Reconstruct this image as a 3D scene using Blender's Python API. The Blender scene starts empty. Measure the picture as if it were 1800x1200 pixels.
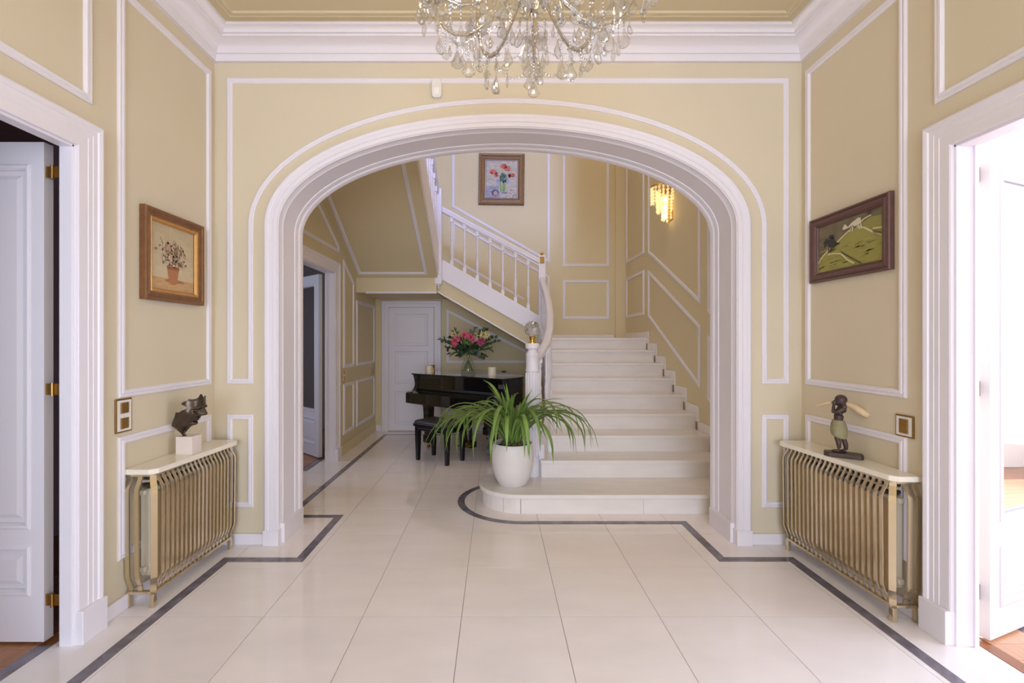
import bpy, bmesh, math, random
from mathutils import Vector, Matrix

# ------------------------------------------------------------------ scene, camera, light
SC = bpy.context.scene
COL = SC.collection
F, VX, HY, CH = 810.0, 872.0, 600.0, 1.39       # focal length in px of an 1800 px frame, vanishing point, eye height
def PX(px, Y): return (px - VX) * Y / F         # metres right of the camera axis for a photo column at depth Y
def PZ(py, Y): return CH - (py - HY) * Y / F    # height for a photo row at depth Y

cam = bpy.data.cameras.new('camera'); camo = bpy.data.objects.new('camera', cam); COL.objects.link(camo)
camo.location = (0, 0, CH); camo.rotation_euler = (math.pi / 2, 0, 0)
cam.sensor_width = 36; cam.lens = F / 1800 * 36; cam.shift_x = (900 - VX) / 1800; cam.clip_start = 0.02
SC.camera = camo
w = bpy.data.worlds.new('world'); SC.world = w; w.use_nodes = True
w.node_tree.nodes['Background'].inputs[0].default_value = (0.86, 0.93, 1.0, 1)
w.node_tree.nodes['Background'].inputs[1].default_value = 1.0
SC.view_settings.view_transform = 'Standard'; SC.view_settings.look = 'None'
SC.view_settings.gamma = 1; SC.view_settings.use_curve_mapping = False
SC.view_settings.exposure = -0.22
cy = SC.cycles
cy.max_bounces = 10; cy.diffuse_bounces = 6; cy.glossy_bounces = 5; cy.transmission_bounces = 9; cy.transparent_max_bounces = 8
cy.caustics_reflective = False; cy.caustics_refractive = False; cy.sample_clamp_indirect = 6.0
cy.use_denoising = True

def area(name, loc, aim, sx, sy, power, color):
    l = bpy.data.lights.new(name, 'AREA'); l.shape = 'RECTANGLE'; l.size = sx; l.size_y = sy; l.energy = power; l.color = color
    o = bpy.data.objects.new(name, l); COL.objects.link(o); o.location = loc
    o.rotation_euler = (Vector(aim) - Vector(loc)).to_track_quat('-Z', 'Y').to_euler(); return o
def point(name, loc, power, color, r=0.03):
    l = bpy.data.lights.new(name, 'POINT'); l.energy = power; l.color = color; l.shadow_soft_size = r
    o = bpy.data.objects.new(name, l); COL.objects.link(o); o.location = loc; return o
# daylight at the openings of the house, plus added fills
area('daylight_entrance_window', (0.08, -4.4, 1.6), (0.08, 3, 1.4), 3.4, 2.6, 280, (0.70, 0.79, 1.0))
area('daylight_right_room_window', (5.6, 1.6, 1.7), (2.0, 1.9, 1.3), 3.4, 2.6, 230, (0.62, 0.74, 1.0))
area('daylight_left_room_window', (-3.6, -1.9, 1.5), (-2.4, 2.1, 1.2), 1.4, 1.8, 30, (0.62, 0.75, 1.0))
area('daylight_gallery_window', (0.42, -2.3, 4.95), (0.2, 7.4, 3.4), 0.7, 1.5, 560, (0.36, 0.49, 1.0))
area('fill_side_room', (-4.0, 4.6, 1.6), (-2.0, 5.2, 1.2), 1.2, 1.6, 22, (0.68, 0.77, 1.0))  # added cool fill, spills through the doorway onto the stair hall floor
area('fill_right_room', (4.4, 4.8, 1.9), (3.2, 0.0, 0.9), 2.4, 2.0, 170, (0.80, 0.87, 1.0))  # added fill to brighten the right room's own surfaces
point('stairwell_lamp', (1.3, 4.4, 5.0), 42, (1.0, 0.78, 0.40), 0.15)

# ------------------------------------------------------------------ materials
def lin(c): return tuple(((v/255)/12.92 if v/255 <= 0.04045 else ((v/255+0.055)/1.055)**2.4) for v in c)
def mat(name, srgb, rough=0.5, metal=0.0, spec=0.5, var=0.0, scale=8.0, bump=0.0, bscale=60.0, trans=0.0, ior=1.45, coat=0.0, emit=None, estr=0.0, objvar=0.0, stretch=None):
    m = bpy.data.materials.new(name); m.use_nodes = True
    nt = m.node_tree; b = nt.nodes['Principled BSDF']; c = lin(srgb)
    b.inputs['Base Color'].default_value = (*c, 1); b.inputs['Roughness'].default_value = rough
    b.inputs['Metallic'].default_value = metal; b.inputs['Specular IOR Level'].default_value = spec
    b.inputs['Transmission Weight'].default_value = trans; b.inputs['IOR'].default_value = ior
    b.inputs['Coat Weight'].default_value = coat; b.inputs['Coat Roughness'].default_value = 0.04
    if emit: b.inputs['Emission Color'].default_value = (*lin(emit), 1); b.inputs['Emission Strength'].default_value = estr
    if var or bump or objvar:
        tc = nt.nodes.new('ShaderNodeTexCoord'); mp = nt.nodes.new('ShaderNodeMapping'); nt.links.new(tc.outputs['Object'], mp.inputs[0])
        if stretch: mp.inputs['Scale'].default_value = stretch
    if var or objvar:
        n = nt.nodes.new('ShaderNodeTexNoise'); n.inputs['Scale'].default_value = scale; n.inputs['Detail'].default_value = 6
        nt.links.new(mp.outputs[0], n.inputs['Vector'])
        r = nt.nodes.new('ShaderNodeValToRGB'); r.color_ramp.elements[0].position = 0.3; r.color_ramp.elements[1].position = 0.7
        r.color_ramp.elements[0].color = (*[max(0, v*(1-var)) for v in c], 1); r.color_ramp.elements[1].color = (*[min(1, v*(1+var)) for v in c], 1)
        nt.links.new(n.outputs['Fac'], r.inputs[0]); out = r.outputs[0]
        if objvar:
            oi = nt.nodes.new('ShaderNodeObjectInfo'); hs = nt.nodes.new('ShaderNodeHueSaturation'); mr = nt.nodes.new('ShaderNodeMapRange')
            mr.inputs['To Min'].default_value = 1-objvar; mr.inputs['To Max'].default_value = 1+objvar
            nt.links.new(oi.outputs['Random'], mr.inputs[0]); nt.links.new(mr.outputs[0], hs.inputs['Value']); nt.links.new(out, hs.inputs['Color']); out = hs.outputs[0]
            ad = nt.nodes.new('ShaderNodeVectorMath'); nt.links.new(tc.outputs['Object'], ad.inputs[0])
            sc_ = nt.nodes.new('ShaderNodeMath'); sc_.operation = 'MULTIPLY'; sc_.inputs[1].default_value = 37; nt.links.new(oi.outputs['Random'], sc_.inputs[0])
            nt.links.new(sc_.outputs[0], ad.inputs[1]); nt.links.new(ad.outputs[0], mp.inputs[0])
        nt.links.new(out, b.inputs['Base Color'])
    if bump:
        n2 = nt.nodes.new('ShaderNodeTexNoise'); n2.inputs['Scale'].default_value = bscale; nt.links.new(mp.outputs[0], n2.inputs['Vector'])
        bp = nt.nodes.new('ShaderNodeBump'); bp.inputs['Strength'].default_value = bump; bp.inputs['Distance'].default_value = 0.002
        nt.links.new(n2.outputs['Fac'], bp.inputs['Height']); nt.links.new(bp.outputs[0], b.inputs['Normal'])
    return m
def mat_attr(name, rough=0.6):
    m = bpy.data.materials.new(name); m.use_nodes = True; nt = m.node_tree; b = nt.nodes['Principled BSDF']
    a = nt.nodes.new('ShaderNodeVertexColor'); a.layer_name = 'Col'; nt.links.new(a.outputs[0], b.inputs['Base Color']); b.inputs['Roughness'].default_value = rough
    tc = nt.nodes.new('ShaderNodeTexCoord'); n = nt.nodes.new('ShaderNodeTexNoise'); n.inputs['Scale'].default_value = 90; nt.links.new(tc.outputs['Object'], n.inputs['Vector'])
    bp = nt.nodes.new('ShaderNodeBump'); bp.inputs['Strength'].default_value = 0.3; bp.inputs['Distance'].default_value = 0.002
    nt.links.new(n.outputs['Fac'], bp.inputs['Height']); nt.links.new(bp.outputs[0], b.inputs['Normal']); return m
def thin_glass(name, tint, blend, base=0.03, power=4.0):
    m = bpy.data.materials.new(name); m.use_nodes = True; nt = m.node_tree; nt.nodes.clear()
    out = nt.nodes.new('ShaderNodeOutputMaterial'); mx = nt.nodes.new('ShaderNodeMixShader'); tr = nt.nodes.new('ShaderNodeBsdfTransparent'); gs = nt.nodes.new('ShaderNodeBsdfGlossy')
    lw = nt.nodes.new('ShaderNodeLayerWeight'); lw.inputs['Blend'].default_value = blend
    tr.inputs[0].default_value = (*tint, 1); gs.inputs['Roughness'].default_value = 0.0
    lw.inputs['Blend'].default_value = 0.5; pw = nt.nodes.new('ShaderNodeMath'); pw.operation = 'POWER'; pw.inputs[1].default_value = power; ma = nt.nodes.new('ShaderNodeMath'); ma.operation = 'MULTIPLY_ADD'; ma.inputs[1].default_value = blend; ma.inputs[2].default_value = base; nt.links.new(lw.outputs['Facing'], pw.inputs[0]); nt.links.new(pw.outputs[0], ma.inputs[0]); nt.links.new(ma.outputs[0], mx.inputs[0]); nt.links.new(tr.outputs[0], mx.inputs[1]); nt.links.new(gs.outputs[0], mx.inputs[2]); nt.links.new(mx.outputs[0], out.inputs[0]); return m
M = {}
M['wall'] = mat('cream_wall_paint', (216, 204, 178), 0.62, var=0.012, scale=2.5, bump=0.03, bscale=120)
M['wall_warm'] = mat('warm_lit_wall_paint', (218, 203, 164), 0.62, var=0.012, scale=2.5, bump=0.03, bscale=120)  # same cream paint as the hall, warm bounced light mixed into its colour
M['ceil'] = mat('tan_ceiling_paint', (206, 192, 158), 0.65, var=0.01, scale=2)
M['white'] = mat('white_gloss_paint', (233, 228, 234), 0.36, var=0.008, scale=2)
M['white_matt'] = mat('white_plaster', (230, 225, 229), 0.6, var=0.01, scale=3)
M['marble'] = mat('cream_marble_tile', (243, 236, 235), 0.045, spec=0.55, var=0.03, scale=3.2, objvar=0.012, stretch=(1, 2.2, 1))
M['grout'] = mat('floor_grout', (168, 156, 144), 0.7)
M['step_marble'] = mat('cream_step_marble', (234, 228, 224), 0.16, spec=0.5, var=0.035, scale=4, stretch=(1, 3, 3))
M['band'] = mat('grey_marble_band', (118, 112, 122), 0.1, spec=0.5, var=0.3, scale=14, objvar=0.10)
M['slab'] = mat('ivory_marble_slab', (236, 229, 213), 0.12, spec=0.5, var=0.02, scale=5)
M['brass'] = mat('champagne_brass', (216, 198, 166), 0.2, metal=0.85, var=0.03, scale=6)
M['brass_dk'] = mat('aged_brass', (170, 128, 66), 0.3, metal=0.85, var=0.08, scale=30)
M['brass_sheet'] = mat('satin_brass_sheet', (196, 172, 132), 0.3, metal=0.6, var=0.05, scale=5)
M['gold'] = mat('polished_gold', (214, 166, 70), 0.18, metal=1.0)
M['rad'] = mat('cream_radiator_enamel', (222, 212, 190), 0.35)
M['dark'] = mat('slot_shade_and_wick', (60, 52, 44), 0.7)
M['plank'] = mat('oak_parquet', (176, 124, 86), 0.3, var=0.16, scale=5, objvar=0.14, stretch=(12, 1, 1))
M['plankx'] = mat('oak_parquet_light', (206, 158, 122), 0.3, var=0.12, scale=5, objvar=0.10, stretch=(12, 1, 1))
M['wood_edge'] = mat('brown_wood_threshold', (150, 96, 58), 0.35, var=0.15, scale=9)
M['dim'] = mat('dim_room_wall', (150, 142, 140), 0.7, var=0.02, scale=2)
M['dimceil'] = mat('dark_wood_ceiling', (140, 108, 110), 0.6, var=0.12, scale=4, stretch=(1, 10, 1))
M['glass'] = thin_glass('clear_glass', (0.95, 0.97, 0.96), 0.6)
M['pane'] = thin_glass('window_pane_glass', (0.97, 0.98, 0.99), 0.4)
M['crystal'] = thin_glass('cut_crystal', (0.97, 0.97, 0.97), 0.85, 0.10, 1.3)
M['nickel'] = mat('silver_metal', (190, 178, 160), 0.22, metal=0.9)
M['black'] = mat('black_piano_lacquer', (10, 10, 11), 0.07, spec=0.6, coat=0.6)
M['blackwood'] = mat('black_painted_wood', (14, 14, 15), 0.25)
M['leather'] = mat('dark_leather_seat', (62, 56, 58), 0.35, var=0.1, scale=20, bump=0.15, bscale=250)
M['bronze'] = mat('dark_bronze', (84, 72, 62), 0.3, metal=0.75, var=0.25, scale=18, bump=0.2, bscale=60)
M['bronze2'] = mat('brown_bronze_skin', (74, 58, 54), 0.4, metal=0.2, var=0.15, scale=30)
M['cloth'] = mat('olive_cloth', (142, 136, 102), 0.7, var=0.12, scale=40)
M['horn'] = mat('ivory_horn', (214, 188, 148), 0.45, var=0.08, scale=25)
M['frame_brown'] = mat('gilt_brown_frame', (128, 88, 56), 0.42, metal=0.25, var=0.16, scale=24)
M['frame_gilt'] = mat('gilt_edge', (196, 146, 84), 0.35, metal=0.5, var=0.1, scale=30)
M['frame_dk'] = mat('dark_mahogany_frame', (98, 68, 62), 0.45, var=0.12, scale=24, stretch=(1, 6, 1))
M['frame_old'] = mat('antique_gold_frame', (128, 98, 64), 0.45, metal=0.3, var=0.3, scale=60)
M['mat_board'] = mat('white_mat_board', (226, 216, 218), 0.7)
M['paint'] = mat_attr('oil_paint')
M['pot'] = mat('white_ceramic', (230, 226, 224), 0.4, var=0.02, scale=10, bump=0.1, bscale=20)
M['soil'] = mat('dark_soil', (52, 44, 38), 0.9, var=0.3, scale=60)
M['leaf'] = mat('strap_leaf_green', (118, 150, 72), 0.42, var=0.22, scale=9, objvar=0.22)
M['leaf2'] = mat('bouquet_dark_green', (62, 80, 52), 0.55, var=0.25, scale=30, objvar=0.3)
M['leaf3'] = mat('eucalyptus_green', (112, 124, 106), 0.6, var=0.2, scale=30, objvar=0.2)
M['stem'] = mat('green_stem', (88, 104, 48), 0.5)
M['pink'] = mat('pink_petal', (214, 104, 132), 0.55, var=0.2, scale=40, objvar=0.18)
M['cream_petal'] = mat('cream_petal', (214, 202, 150), 0.6, var=0.15, scale=40, objvar=0.1)
M['wax'] = mat('ivory_wax', (234, 222, 192), 0.5)
M['plastic'] = mat('white_plastic', (232, 228, 222), 0.4)
M['bulb'] = mat('warm_bulb', (255, 236, 200), 0.4, emit=(255, 214, 150), estr=14)
M['sconce_crystal'] = thin_glass('glowing_amber_crystal', (1.0, 0.95, 0.82), 0.75, 0.16, 1.2)
_nt = M['sconce_crystal'].node_tree; _o = next(n for n in _nt.nodes if n.type == 'OUTPUT_MATERIAL'); _m = _o.inputs[0].links[0].from_node      # crystals given a faint glow for the bulb light they catch
_e = _nt.nodes.new('ShaderNodeEmission'); _e.inputs[0].default_value = (1.0, 0.80, 0.42, 1); _e.inputs[1].default_value = 0.30; _a = _nt.nodes.new('ShaderNodeAddShader')
_nt.links.new(_m.outputs[0], _a.inputs[0]); _nt.links.new(_e.outputs[0], _a.inputs[1]); _nt.links.new(_a.outputs[0], _o.inputs[0])
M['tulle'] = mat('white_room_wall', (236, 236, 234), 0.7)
M['fabric'] = mat('patterned_fabric', (160, 158, 176), 0.8, var=0.4, scale=50)

# ------------------------------------------------------------------ mesh helpers
MW = {}
def mw(o): return MW.get(o.name, Matrix.Identity(4)) if o else Matrix.Identity(4)
class MB:
    def __init__(s): s.v = []; s.f = []; s.c = []; s.col = None
    def add(s, vs, fs, col=None):
        n = len(s.v); s.v += [tuple(p) for p in vs]; s.f += [tuple(i+n for i in f) for f in fs]; s.c += [col]*len(fs); return s
    def box(s, x0, x1, y0, y1, z0, z1):
        v = [(x, y, z) for x in (x0, x1) for y in (y0, y1) for z in (z0, z1)]
        return s.add(v, [(0, 1, 3, 2), (4, 6, 7, 5), (0, 4, 5, 1), (2, 3, 7, 6), (0, 2, 6, 4), (1, 5, 7, 3)])
    def hexa(s, a, b):                                   # two quads a, b (lists of four points) joined
        return s.add(list(a)+list(b), [(0, 3, 2, 1), (4, 5, 6, 7), (0, 1, 5, 4), (1, 2, 6, 5), (2, 3, 7, 6), (3, 0, 4, 7)])
    def prism(s, poly, off):
        off = Vector(off); n = len(poly); a = [Vector(p) for p in poly]
        return s.add(a+[p+off for p in a], [tuple(range(n))[::-1], tuple(range(n, 2*n))]+[(i, (i+1) % n, (i+1) % n+n, i+n) for i in range(n)])
    def rings(s, rr, cap=True, closed=False):            # list of rings with equal counts
        n = len(rr[0]); vs = [p for r in rr for p in r]; fs = []
        k = len(rr)
        for i in range(k if closed else k-1):
            j = (i+1) % k
            for q in range(n): fs.append((i*n+q, i*n+(q+1) % n, j*n+(q+1) % n, j*n+q))
        if cap and not closed: fs += [tuple(range(n))[::-1], tuple(range((k-1)*n, k*n))]
        return s.add(vs, fs)
    def lathe(s, prof, c, n=20, axis=None, sq=1.0):
        c = Vector(c)
        return s.rings([[(c.x+r*math.cos(2*math.pi*q/n), c.y+r*sq*math.sin(2*math.pi*q/n), c.z+z) for q in range(n)] for r, z in prof])
    def tube(s, pts, r, n=8, r1=None):
        pts = [Vector(p) for p in pts]; rr = []
        for i, p in enumerate(pts):
            t = (pts[min(i+1, len(pts)-1)]-pts[max(i-1, 0)]).normalized()
            a = t.cross(Vector((0, 0, 1))) if abs(t.z) < 0.95 else t.cross(Vector((1, 0, 0))); a.normalize(); b = t.cross(a)
            k = r[i] if isinstance(r, (list, tuple)) else (r if r1 is None else r+(r1-r)*i/(len(pts)-1))
            rr.append([p+a*k*math.cos(2*math.pi*q/n)+b*k*math.sin(2*math.pi*q/n) for q in range(n)])
        return s.rings(rr)
    def path(s, pts, prof):                              # rail: profile (side, up) along a 3D path
        pts = [Vector(p) for p in pts]; rr = []
        for i, p in enumerate(pts):
            t = (pts[min(i+1, len(pts)-1)]-pts[max(i-1, 0)]).normalized(); a = t.cross(Vector((0, 0, 1))).normalized(); b = a.cross(t)
            rr.append([p+a*u+b*v for u, v in prof])
        return s.rings(rr)
    def sweep(s, pts, normal, prof, closed=True, inward=True):   # moulding with mitred corners; u in the plane, v along the normal
        pts = [Vector(p) for p in pts]; nrm = Vector(normal).normalized(); n = len(pts)
        sgn = 1.0
        if closed:
            A = Vector((0, 0, 0))
            for i in range(n): A += pts[i].cross(pts[(i+1) % n])
            sgn = 1.0 if A.dot(nrm) > 0 else -1.0
        if not inward: sgn = -sgn
        rr = []
        for i in range(n):
            e1 = e2 = None
            if closed or i > 0: e1 = nrm.cross((pts[i]-pts[i-1]).normalized())*sgn
            if closed or i < n-1: e2 = nrm.cross((pts[(i+1) % n]-pts[i]).normalized())*sgn
            if e1 is None: m = e2
            elif e2 is None: m = e1
            else: m = (e1+e2)/max(0.2, 1+e1.dot(e2))
            rr.append([pts[i]+m*u+nrm*v for u, v in prof])
        return s.rings(rr, closed=closed)
    def ball(s, c, r, n=10, m=6, sc=(1, 1, 1)):
        rr = []
        for i in range(m+1):
            a = math.pi*i/m; k = max(1e-4, math.sin(a))
            rr.append([(c[0]+r*sc[0]*k*math.cos(2*math.pi*q/n), c[1]+r*sc[1]*k*math.sin(2*math.pi*q/n), c[2]-r*sc[2]*math.cos(a)) for q in range(n)])
        return s.rings(rr)
    def build(s, name, m, parent=None, smooth=False, bevel=0.0, world=True, label=None):
        inv = mw(parent).inverted() if (parent and world) else None
        vs = [inv @ Vector(p) for p in s.v] if inv else s.v
        me = bpy.data.meshes.new(name); me.from_pydata([tuple(p) for p in vs], [], s.f)
        bm = bmesh.new(); bm.from_mesh(me); bmesh.ops.recalc_face_normals(bm, faces=bm.faces); bm.to_mesh(me); bm.free()
        if any(c is not None for c in s.c):
            at = me.color_attributes.new('Col', 'FLOAT_COLOR', 'CORNER')
            for p in me.polygons:
                c = s.c[p.index] or (1, 1, 1)
                for li in p.loop_indices: at.data[li].color = (*c, 1)
        me.materials.append(m if not isinstance(m, str) else M[m])
        o = bpy.data.objects.new(name, me); COL.objects.link(o)
        if parent: o.parent = parent; MW[o.name] = mw(parent)
        if smooth:
            for p in me.polygons: p.use_smooth = True
            if smooth != 2:
                try: me.set_sharp_from_angle(angle=math.radians(38))
                except Exception: pass
        if bevel:
            b = o.modifiers.new('bevel', 'BEVEL'); b.width = bevel; b.segments = 2; b.limit_method = 'ANGLE'
        if label: o['label'] = label
        return o
def tag(o, label, cat, group=None):
    o['label'] = label; o['category'] = cat
    if group: o['group'] = group
    return o
def thing(name, loc, label, cat, rz=0.0, group=None):
    o = bpy.data.objects.new(name, None); COL.objects.link(o); o.location = loc; o.rotation_euler = (0, 0, rz); o.empty_display_size = 0.05
    MW[o.name] = Matrix.Translation(Vector(loc)) @ Matrix.Rotation(rz, 4, 'Z')
    return tag(o, label, cat, group)
def struct(o, label=None, cat=None):
    o['kind'] = 'structure'
    if label: o['label'] = label
    return o
def sroot(name, loc=(0, 0, 0), rz=0.0):
    o = bpy.data.objects.new(name, None); COL.objects.link(o); o.location = loc; o.rotation_euler = (0, 0, rz); o.empty_display_size = 0.05
    MW[o.name] = Matrix.Translation(Vector(loc)) @ Matrix.Rotation(rz, 4, 'Z'); o['kind'] = 'structure'; return o
def share(src, name, parent, loc, rot=(0, 0, 0), scale=(1, 1, 1)):
    o = src.copy(); COL.objects.link(o); o.name = name; o.parent = parent; o.location = loc; o.rotation_euler = rot; o.scale = scale; return o

PANEL = [(0, 0), (0, .008), (.006, .013), (.013, .013), (.017, .009), (.023, .015), (.034, .015), (.042, .006), (.042, 0)]
PANEL_S = [(u*.85, v*.85) for u, v in PANEL]
def panel(parent, pts, normal, prof=PANEL, m='white', name='panel_moulding'):
    return MB().sweep(pts, normal, prof).build(name, m, parent)
# ------------------------------------------------------------------ the house shell
XL, XR, YW, YB, YN = -1.935, 2.10, 3.165, 3.50, -4.5      # hall walls, arch wall front and back, wall behind the camera
ZC = 3.455                                               # hall ceiling
XS, XT, YU, YE = -1.88, 2.09, 7.18, 7.45                  # stair hall: left, right, wall under the stairs, end wall
ACX, AA, AB, AZ = 0.0785, 1.571, 0.67, 2.185             # arch: centre, half span, rise, springing
TOP = 6.2

# floor: marble tiles on a bed, grey bands inlaid
fl = struct(MB().box(-2.03, 2.21, YN, 7.5, -0.05, -0.0035).build('floor', 'grout'), 'polished cream marble floor with grey inlaid bands')
T = 0.5; gx0, gy0 = -0.174, 2.83; g = 0.0016
tile0 = None
for i in range(-5, 6):
    for j in range(-16, 10):
        x0, x1, y0, y1 = gx0+i*T, gx0+(i+1)*T, gy0+j*T, gy0+(j+1)*T
        cx0, cx1, cy0, cy1 = max(x0, -2.03), min(x1, 2.21), max(y0, YN), min(y1, 7.2)
        if cx1-cx0 < 0.02 or cy1-cy0 < 0.02 or (cx0 > 0.7 and cy0 > 4.3): continue
        if (cx0, cx1, cy0, cy1) == (x0, x1, y0, y1):
            if tile0 is None:
                tile0 = MB().box(g, T-g, g, T-g, -0.014, 0).build('tile', 'marble', fl, world=False); tile0.location = (x0, y0, 0)
            else: share(tile0, 'tile', fl, (x0, y0, 0))
        else:
            t = MB().box(g, cx1-cx0-g, g, cy1-cy0-g, -0.014, 0).build('tile', 'marble', fl, world=False); t.location = (cx0, cy0, 0)
HB = 0.03
def band(pts):
    P = [Vector((*p, 0)) for p in pts]; n = len(P); L, R = [], []
    for i in range(n):
        e1 = (P[i]-P[i-1]).normalized() if i > 0 else None; e2 = (P[i+1]-P[i]).normalized() if i < n-1 else None
        n1 = Vector((-e1.y, e1.x, 0)) if e1 else None; n2 = Vector((-e2.y, e2.x, 0)) if e2 else None
        m = n2 if n1 is None else n1 if n2 is None else (n1+n2)/(1+n1.dot(n2))
        L.append(P[i]+m*HB); R.append(P[i]-m*HB)
    for i in range(n-1):
        k = max(1, round((P[i+1]-P[i]).length/0.95))
        for q in range(k):
            a, b = q/k, (q+1)/k
            quad = [L[i].lerp(L[i+1], a), L[i].lerp(L[i+1], b), R[i].lerp(R[i+1], b), R[i].lerp(R[i+1], a)]
            MB().prism([(p.x, p.y, 0.0002) for p in quad], (0, 0, 0.0008)).build('marble_band', 'band', fl)
band([(-1.72, -4.4), (-1.72, 2.935), (-1.25, 2.935), (-1.25, 3.665), (-1.65, 3.665), (-1.65, 6.88), (0.45, 6.88)])
band([(1.885, -4.4), (1.885, 2.94), (1.44, 2.94), (1.44, 3.535), (0.2, 3.535)])
arc = [(0.2+0.505*math.cos(a), 4.04+0.505*math.sin(a)) for a in [math.radians(270-180*q/28) for q in range(29)]]
mbb = MB()
mbb.add([(0.2+r*math.cos(math.radians(270-180*q/28)), 4.04+r*math.sin(math.radians(270-180*q/28)), 0.001) for q in range(29) for r in (0.475, 0.535)],
        [(2*q, 2*q+1, 2*q+3, 2*q+2) for q in range(28)]).build('marble_band', 'band', fl)

# hall side walls
CAS = [(0, 0), (0, .018), (.006, .021), (.05, .021), (.053, .0235), (.074, .0235), (.077, .026), (.098, .026), (.102, .032), (.118, .036), (.127, .032), (.13, 0)]
YJ, YJ0, ZJ = 2.11, 0.95, 2.29
def side_wall(name, x, sx, thick, label):
    xo = x+sx*thick; a, b = min(x, xo), max(x, xo)
    mb = MB().box(a, b, YN, YJ0, 0, ZC+.1).box(a, b, YJ, YW+.1, 0, ZC+.1).box(a, b, YJ0, YJ, ZJ, ZC+.1)
    o = struct(mb.build(name, 'wall'), label); nr = (-sx, 0, 0)
    def rect(y0, y1, z0, z1): return [(x, y0, z0), (x, y1, z0), (x, y1, z1), (x, y0, z1)]
    panel(o, rect(2.352, 3.118, 1.10, 3.217), nr); panel(o, rect(2.352, 3.118, .268, .90), nr); panel(o, rect(.86, 2.20, 2.52, 3.217), nr)
    return o
wl = side_wall('wall_left', XL, -1, .055, 'cream panelled wall with the left doorway')
wr = side_wall('wall_right', XR, 1, .09, 'cream panelled wall with the right doorway')
def casing(name, x, sx, thick, yj0, yj1, zj, label, prof=CAS, plinth=.155):
    t = sroot(name, (x, yj1, 0)); t['label'] = label; nr = (-sx, 0, 0)
    s = MB(); s.sweep([(x, yj1, 0), (x, yj1, zj), (x, yj0, zj), (x, yj0, 0)], nr, prof, closed=False, inward=(sx > 0)); s.build('casing', 'white', t)
    a, b = sorted((x-sx*.004, x+sx*thick))
    MB().box(a, b, yj1-.012, yj1+.001, 0, zj).build('jamb', 'white', t, bevel=.002)
    MB().box(a, b, yj0-.001, yj0+.012, 0, zj).build('jamb', 'white', t, bevel=.002)
    MB().box(a, b, yj0, yj1, zj-.012, zj+.001).build('head_jamb', 'white', t, bevel=.002)
    # rebate stop along the jamb
    c, d = sorted((x+sx*(thick-.018), x+sx*thick))
    if thick > .06: MB().box(c, d, yj1-.022, yj1-.012, 0, zj-.012).build('door_stop', 'white', t)
    W = prof[-1][0]
    for q in (0, 1):
        y = yj1-.003 if q == 0 else yj0-W-.003
        a, b = sorted((x, x-sx*.046)); MB().box(a, b, y, y+W+.006, 0, plinth).build('plinth_block', 'white', t, bevel=.003)
    return t
casing('trim_1', XL, -1, .055, YJ0, YJ, ZJ, 'white moulded casing of the left doorway')
casing('trim_2', XR, 1, .09, YJ0, YJ, ZJ, 'white moulded casing of the right doorway')

# arch wall
def arch_pts(a, b, z0, n=56, foot=0.0):
    return [(ACX-a, foot)]+[(ACX-a*math.cos(math.pi*q/n), z0+b*math.sin(math.pi*q/n)) for q in range(n+1)]+[(ACX+a, foot)]
ap = arch_pts(AA, AB, AZ)
mb = MB(); zt = ZC+.1; x0, x1 = XL-.07, XR+.09
mb.box(x0, ACX-AA, YW, YB, 0, zt); mb.box(ACX+AA, x1, YW, YB, 0, zt)
core = ap[1:-1]
for (xa, za), (xb, zb) in zip(core, core[1:]):
    mb.add([(xa, YW, za), (xb, YW, zb), (xb, YW, zt), (xa, YW, zt), (xa, YB, za), (xb, YB, zb), (xb, YB, zt), (xa, YB, zt)],
           [(0, 1, 2, 3), (4, 7, 6, 5), (0, 4, 5, 1)])
wa = struct(mb.build('wall_arch', 'wall'), 'cream panelled wall with a wide elliptical arch to the stair hall')
nA = (0, -1, 0)
mo = arch_pts(1.7445, .838, AZ, foot=1.10)
poly = [(-1.844, YW, 1.10)]+[(x, YW, z) for x, z in mo]+[(2.008, YW, 1.10), (2.008, YW, 3.195), (-1.844, YW, 3.195)]
panel(wa, poly, nA, PANEL_S)
for a, b in ((-1.844, -1.666), (1.823, 2.008)):
    panel(wa, [(a, YW, .253), (b, YW, .253), (b, YW, .89), (a, YW, .89)], nA, PANEL_S)
tr = sroot('trim_3', (ACX-AA, YW, 0)); tr['label'] = 'white moulded casing and lining of the wide arch'
path = [(x, YW, z) for x, z in ap]
MB().sweep(path, nA, [(0, -.02), (0, .016), (.004, .022), (.028, .022), (.031, .019), (.034, .026), (.058, .026), (.062, .031), (.08, .032), (.088, .026), (.089, 0)], closed=False, inward=True).build('casing', 'white', tr, smooth=True)
MB().sweep(path, nA, [(.001, .016), (-.004, .012), (-.004, -.04), (-.010, -.05), (-.004, -.056), (-.004, -.335), (.001, -.335)], closed=False, inward=True).build('lining', 'white', tr, smooth=True)
MB().sweep(path, nA, [(0, -.236), (-.008, -.238), (-.011, -.246), (-.012, -.285), (-.018, -.292), (-.022, -.305), (-.023, -.337), (0, -.337)], closed=False, inward=True).build('back_bead', 'white', tr, smooth=True)
for s in (-1, 1):
    xe = ACX+s*AA
    a, b = sorted((xe-s*.012, xe+s*.094)); MB().box(a, b, YW-.037, YW+.03, 0, .105).build('plinth_block', 'white', tr, bevel=.003)
    a, b = sorted((xe-s*.03, xe+s*.02)); MB().box(a, b, YW+.02, YB+.004, 0, .135).build('plinth_block', 'white', tr, bevel=.003)
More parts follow.
